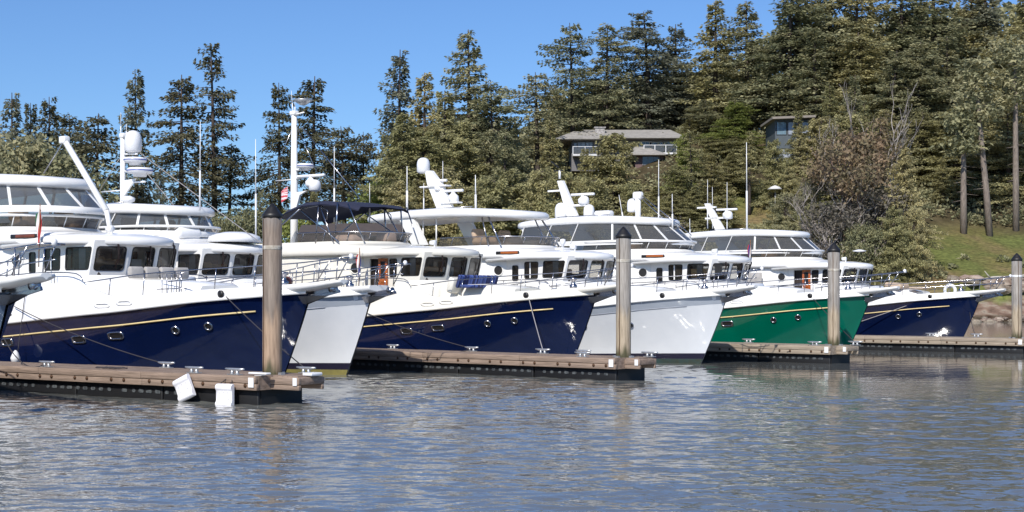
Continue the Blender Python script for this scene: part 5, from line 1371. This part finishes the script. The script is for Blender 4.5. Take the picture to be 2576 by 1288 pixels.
# rest of the forest, in bands
r = random.Random(4)
def band(x0, x1, step, ytop, d, keys, label, group, wid=1.0, jy=30, fms=(None,)):
    x = x0
    while x < x1:
        yt = (ytop(x) if callable(ytop) else ytop) + r.uniform(-jy, jy)
        tree(r.choice(keys), x + r.uniform(-.3, .3) * step, yt, d + r.uniform(-4, 4), label, group, fm=r.choice(fms), wid=wid * r.uniform(.85, 1.15)); x += step * r.uniform(.8, 1.2)
band(1010, 1330, 66, lambda x: 300 + .1 * (x - 1010), 172, ['c4', 'c1', 'c5'], 'dense olive fir in the middle ground behind the open hardtop', 'firs behind the open hardtop', 1.15, 25)
band(985, 1400, 74, 430, 160, ['d1', 'd2', 'c4'], 'bushy evergreen low along the shore behind the open hardtop', 'bushy evergreens along the shore', .95, 30)
band(1420, 1800, 66, 235, 214, ['c2', 'c5', 'c1'], 'dark fir in the crowd on the hilltop above the long house', 'firs above the long house', 1.1, 40, (F_DARK, F_OLIVE, F_DARK))
band(1370, 1470, 48, lambda x: 300 + (x - 1370) * .9, 184, ['c4', 'c1'], 'olive fir left of the long house', 'firs left of the long house', .85, 15)
tree('d1', 1543, 333, 182, 'broad olive evergreen standing in front of the long house', wid=1.05); tree('d2', 1400, 430, 168, 'bushy evergreen below the left balcony', wid=.9); tree('d1', 1490, 445, 166, 'bushy evergreen under the middle of the long house', wid=.9); tree('d2', 1590, 460, 168, 'bushy evergreen below the lower deck of the long house', wid=.55)
tree('c4', 1722, 335, 184, 'bright olive fir against the right end of the long house', wid=.6, fm=F_GREEN); tree('c4', 1700, 415, 172, 'olive evergreen below the right balcony', wid=.9); tree('c1', 1790, 390, 176, 'olive fir between the two houses', wid=1.0); tree('c4', 1845, 385, 182, 'wide olive fir left of the second house', wid=.85); tree('c4', 1850, 255, 196, 'light green fir above the gap between the houses', wid=1.1, fm=F_GREEN)
band(1740, 1900, 46, 370, 190, ['c4', 'c1', 'd1'], 'olive evergreen on the slope between the two houses', 'evergreens between the houses', .9, 30)
band(1640, 1860, 48, 470, 172, ['d1', 'c4', 'b1'], 'low evergreen on the slope below the long house and left of the lawn', 'evergreens below the long house', .7, 25)
band(1380, 1640, 44, 520, 158, ['d1', 'd2', 'b1'], 'low bushy evergreen along the shore behind the green yacht mast', 'low evergreens behind the green yacht', .75, 25)
band(2020, 2270, 52, 300, 180, ['c4', 'd1', 'c1'], 'evergreen on the slope behind the madrone and bare trees', 'evergreens behind the madrone', .95, 50)
band(1990, 2250, 60, 470, 160, ['d2', 'b3', 'b1'], 'low dark evergreen under the bare trees above the farthest yacht', 'low evergreens under the bare trees', .6, 40, (F_DARK, F_OLIVE))
tree('c1', 1735, 300, 199, 'fir close behind the right end of the long house', wid=.8); tree('c5', 1775, 250, 200, 'dark fir with visible trunk between the houses', wid=1.0); tree('c2', 1930, 190, 206, 'dark fir above the second house', wid=1.0)
tree('c1', 2012, 318, 180, 'olive fir in front of the right end of the second house', wid=.62); tree('d1', 1948, 350, 178, 'bushy evergreen in front of the left end of the second house', wid=.58); tree('d1', 1985, 420, 176, 'olive evergreen just below the second house', wid=.5); tree('b1', 1900, 560, 150, 'low broad evergreen behind the white yacht masts', wid=.45); tree('b1', 1800, 600, 148, 'low broad evergreen left of the lawn', wid=.4)
tree('t2', 1885, 330, 176, 'fir with a thin bare dark trunk beside the lawn', wid=.8); tree('t2', 1740, 330, 174, 'fir with a thin bare trunk behind the leaning mast', wid=.8)
band(2010, 2640, 82, -50, 208, ['c1', 'c5', 'c2'], 'tall fir cut by the upper edge in the dense right forest', 'tall firs of the right forest', 1.5, 30, (F_OLIVE, F_DARK, F_BLUE))
band(2070, 2640, 76, 110, 196, ['c4', 'c1', 'c5'], 'fir in the upper part of the dense right forest', 'upper firs of the right forest', 1.4, 45, (F_OLIVE, F_DARK, F_OLIVE))
band(2240, 2640, 70, 255, 184, ['c1', 'c4', 'c5'], 'fir in the middle of the dense right forest', 'middle firs of the right forest', 1.3, 35, (F_OLIVE, F_OLIVE, F_BLUE))
band(2330, 2640, 60, 420, 190, ['c2', 'c5'], 'dark fir in the shade behind the bare trunks', 'shaded firs behind the bare trunks', 1.0, 20, (F_DARK,))
tree('c1', 2088, 215, 192, 'wide fir above the madrone', wid=.9); tree('c1', 2150, 190, 188, 'fir behind the bleached branches', wid=1.0, fm=F_DARK)
tree('m1', 2120, 285, 158, 'brownish madrone with an orange trunk on the slope', wid=.95); tree('g1', 2225, 215, 166, 'tall bare tree with bleached branches', wid=1.0, rot=1.0); tree('g1', 2050, 420, 158, 'bare grey tree left of the madrone', wid=.9); tree('g2', 2130, 470, 152, 'grey twiggy tree above the third piling', wid=1.1)
tree('g2', 2190, 430, 154, 'twiggy grey tree right of the third piling', wid=1.0); tree('g2', 2030, 560, 150, 'low grey twiggy tree behind the farthest hardtop', wid=.9)
tree('g2', 1655, 540, 150, 'low twiggy tree behind the crane post', wid=.8); tree('b3', 2170, 560, 150, 'dark leafy tree behind the third piling', wid=.6)
tree('c4', 2280, 372, 154, 'large light olive evergreen overhanging the shore', wid=.72); tree('d1', 2250, 520, 149, 'drooping olive evergreen at the waterline', wid=.6); tree('d2', 2300, 520, 150, 'sunlit olive evergreen beside the grass bank', wid=.42)
tree('c1', 2372, 400, 178, 'olive evergreen behind the left of the grass bank', wid=.7)
for x, y0, yb, d, lab, dx in ((2424, 300, 600, 170, 'thin pale bare trunk, left one above the grass bank', 0), (2490, 200, 600, 170, 'leaning pale bare trunk above the grass bank', -1.6), (2556, 150, 575, 172, 'tall pale straight trunk at the right edge', -.1)):
    X = (x - CX) / FP * d; zb = ground(X, d) - .3; zt = CAMH - (y0 - HY) / FP * d
    rt = thing('tall_fir', lab, 'tree', (X, d, zb)); H_ = zt - zb
    t = MB(); t.tube([(0, 0, 0), (dx * .25, 0, H_ * .3), (dx * .7, 0, H_ * .7), (dx, 0, H_)], [.42, .36, .28, .15], 8)
    rr_ = random.Random(x)
    for k in range(22):
        z = rr_.uniform(.3, 1) * H_; a = rr_.uniform(0, 6.3); Lb = rr_.uniform(.4, 1.8); t.tube([(dx * z / H_, 0, z), (dx * z / H_ + cos(a) * Lb, sin(a) * Lb, z - .2)], [.05, .01], 3, False)
    t.obj('trunk', BARKL, rt)
    cb = MB()
    for k in range(60):
        a = rr_.uniform(0, 6.3); z = rr_.uniform(.72, 1.12) * H_; q = Vector((dx + cos(a) * rr_.uniform(.2, 2.4), sin(a) * rr_.uniform(.2, 2.4), z))
        for j in range(26): spray(cb, q + Vector((rr_.gauss(0, .5), rr_.gauss(0, .5), rr_.gauss(0, .25))), Vector((rr_.uniform(-1, 1), rr_.uniform(-1, 1), rr_.uniform(-.5, .2))), rr_.uniform(.4, .8), rr_.uniform(.1, .2), rr_)
    cb.obj('crown', F_DARK, rt)
# undergrowth nobody could count
ug = MB(); ru = random.Random(8)
def shrubs(n, x0, x1, d0, d1, s0, s1, skip=None):
    for k in range(n):
        xv = ru.uniform(x0, x1); d = ru.uniform(d0, d1); X = (xv - CX) / FP * d
        if skip and skip(xv, d): continue
        if d < shore(X) + 3: continue
        z = ground(X, d); s = ru.uniform(s0, s1)
        for j in range(40):
            v = Vector((ru.gauss(0, 1), ru.gauss(0, 1), abs(ru.gauss(0, .8)))).normalized()
            spray(ug, Vector((X, d, z)) + v * s * ru.uniform(.5, 1), v + Vector((ru.uniform(-.7, .7), ru.uniform(-.7, .7), ru.uniform(-.5, .5))), ru.uniform(.3, .6), ru.uniform(.1, .2), ru)
shrubs(420, -100, 1450, 160, 185, .8, 2.2)
shrubs(520, 1300, 2250, 148, 210, .6, 1.9, lambda xv, d: 1840 < xv < 2060 and 158 < d < 186)
shrubs(330, 2240, 2660, 173, 200, .6, 1.9)
shrubs(12, 2330, 2640, 150, 160, .3, .6)
o = ug.obj('undergrowth', F_DARK); o['kind'] = 'stuff'; tag(o, 'low brush and shrubs covering the slope under the trees', 'undergrowth')
# far forest mass behind everything, closing gaps between the trunks on the hill
ff = MB()
for k in range(2600):
    xv = ru.uniform(960, 2700); d = ru.uniform(225, 245); X = (xv - CX) / FP * d
    lim = interp([(960, 350), (1180, 290), (1300, 350), (1420, 240), (1700, 210), (1900, 130), (2000, 60), (2700, 0)], xv)
    zt = CAMH - (lim - HY) / FP * d; z = ru.uniform(ground(X, d), zt)
    for j in range(12):
        spray(ff, Vector((X, d, z)) + Vector((ru.gauss(0, 1.1), ru.gauss(0, 1.1), ru.gauss(0, .9))), Vector((ru.uniform(-1, 1), ru.uniform(-1, 1), ru.uniform(-.8, .2))), ru.uniform(.9, 1.7), ru.uniform(.3, .5), ru)
o = ff.obj('distant_forest', F_DARK); o['kind'] = 'stuff'; tag(o, 'dark far forest mass closing the hilltop behind the firs', 'forest')

# ------------------------------------------------------------------ light, sky, camera
SUN_AZ, SUN_EL = radians(-19), radians(41)     # behind the camera, a little to the left
w = bpy.data.worlds.new('World'); S.world = w; w.use_nodes = True; nt = w.node_tree
bg = nt.nodes['Background']; sky = nt.nodes.new('ShaderNodeTexSky'); sky.sky_type = 'NISHITA'; sky.sun_disc = False
sky.sun_elevation = SUN_EL; sky.sun_rotation = pi - SUN_AZ; sky.air_density = 1.0; sky.dust_density = 0.2; sky.ozone_density = 2.0
mx = nt.nodes.new('ShaderNodeMix'); mx.data_type = 'RGBA'; mx.blend_type = 'MULTIPLY'; mx.inputs[0].default_value = 1.0; mx.inputs[7].default_value = (0.47, 0.66, 0.95, 1)
nt.links.new(sky.outputs[0], mx.inputs[6]); nt.links.new(mx.outputs[2], bg.inputs['Color']); bg.inputs['Strength'].default_value = 0.13
sl = bpy.data.lights.new('sun', 'SUN'); sl.energy = 5.0; sl.angle = radians(.55); sl.color = (1.0, .95, .87)
so = bpy.data.objects.new('sun', sl); COL.objects.link(so)
dv = Vector((sin(SUN_AZ) * cos(SUN_EL), -cos(SUN_AZ) * cos(SUN_EL), sin(SUN_EL))); so.rotation_euler = dv.to_track_quat('Z', 'Y').to_euler(); so.location = dv * 50
cd = bpy.data.cameras.new('camera'); cam = bpy.data.objects.new('camera', cd); COL.objects.link(cam); S.camera = cam
cam.location = (0, 0, CAMH); cam.rotation_euler = (pi / 2, 0, 0); cd.sensor_width = 36; cd.lens = 36 * FP / 2576; cd.shift_y = (753 - 644) / 2576
cd.clip_end = 6000; cd.clip_start = .1
S.view_settings.view_transform = 'Standard'; S.view_settings.look = 'None'; S.view_settings.exposure = 0
S.cycles.sample_clamp_indirect = 12; S.cycles.max_bounces = 8; S.cycles.transparent_max_bounces = 12
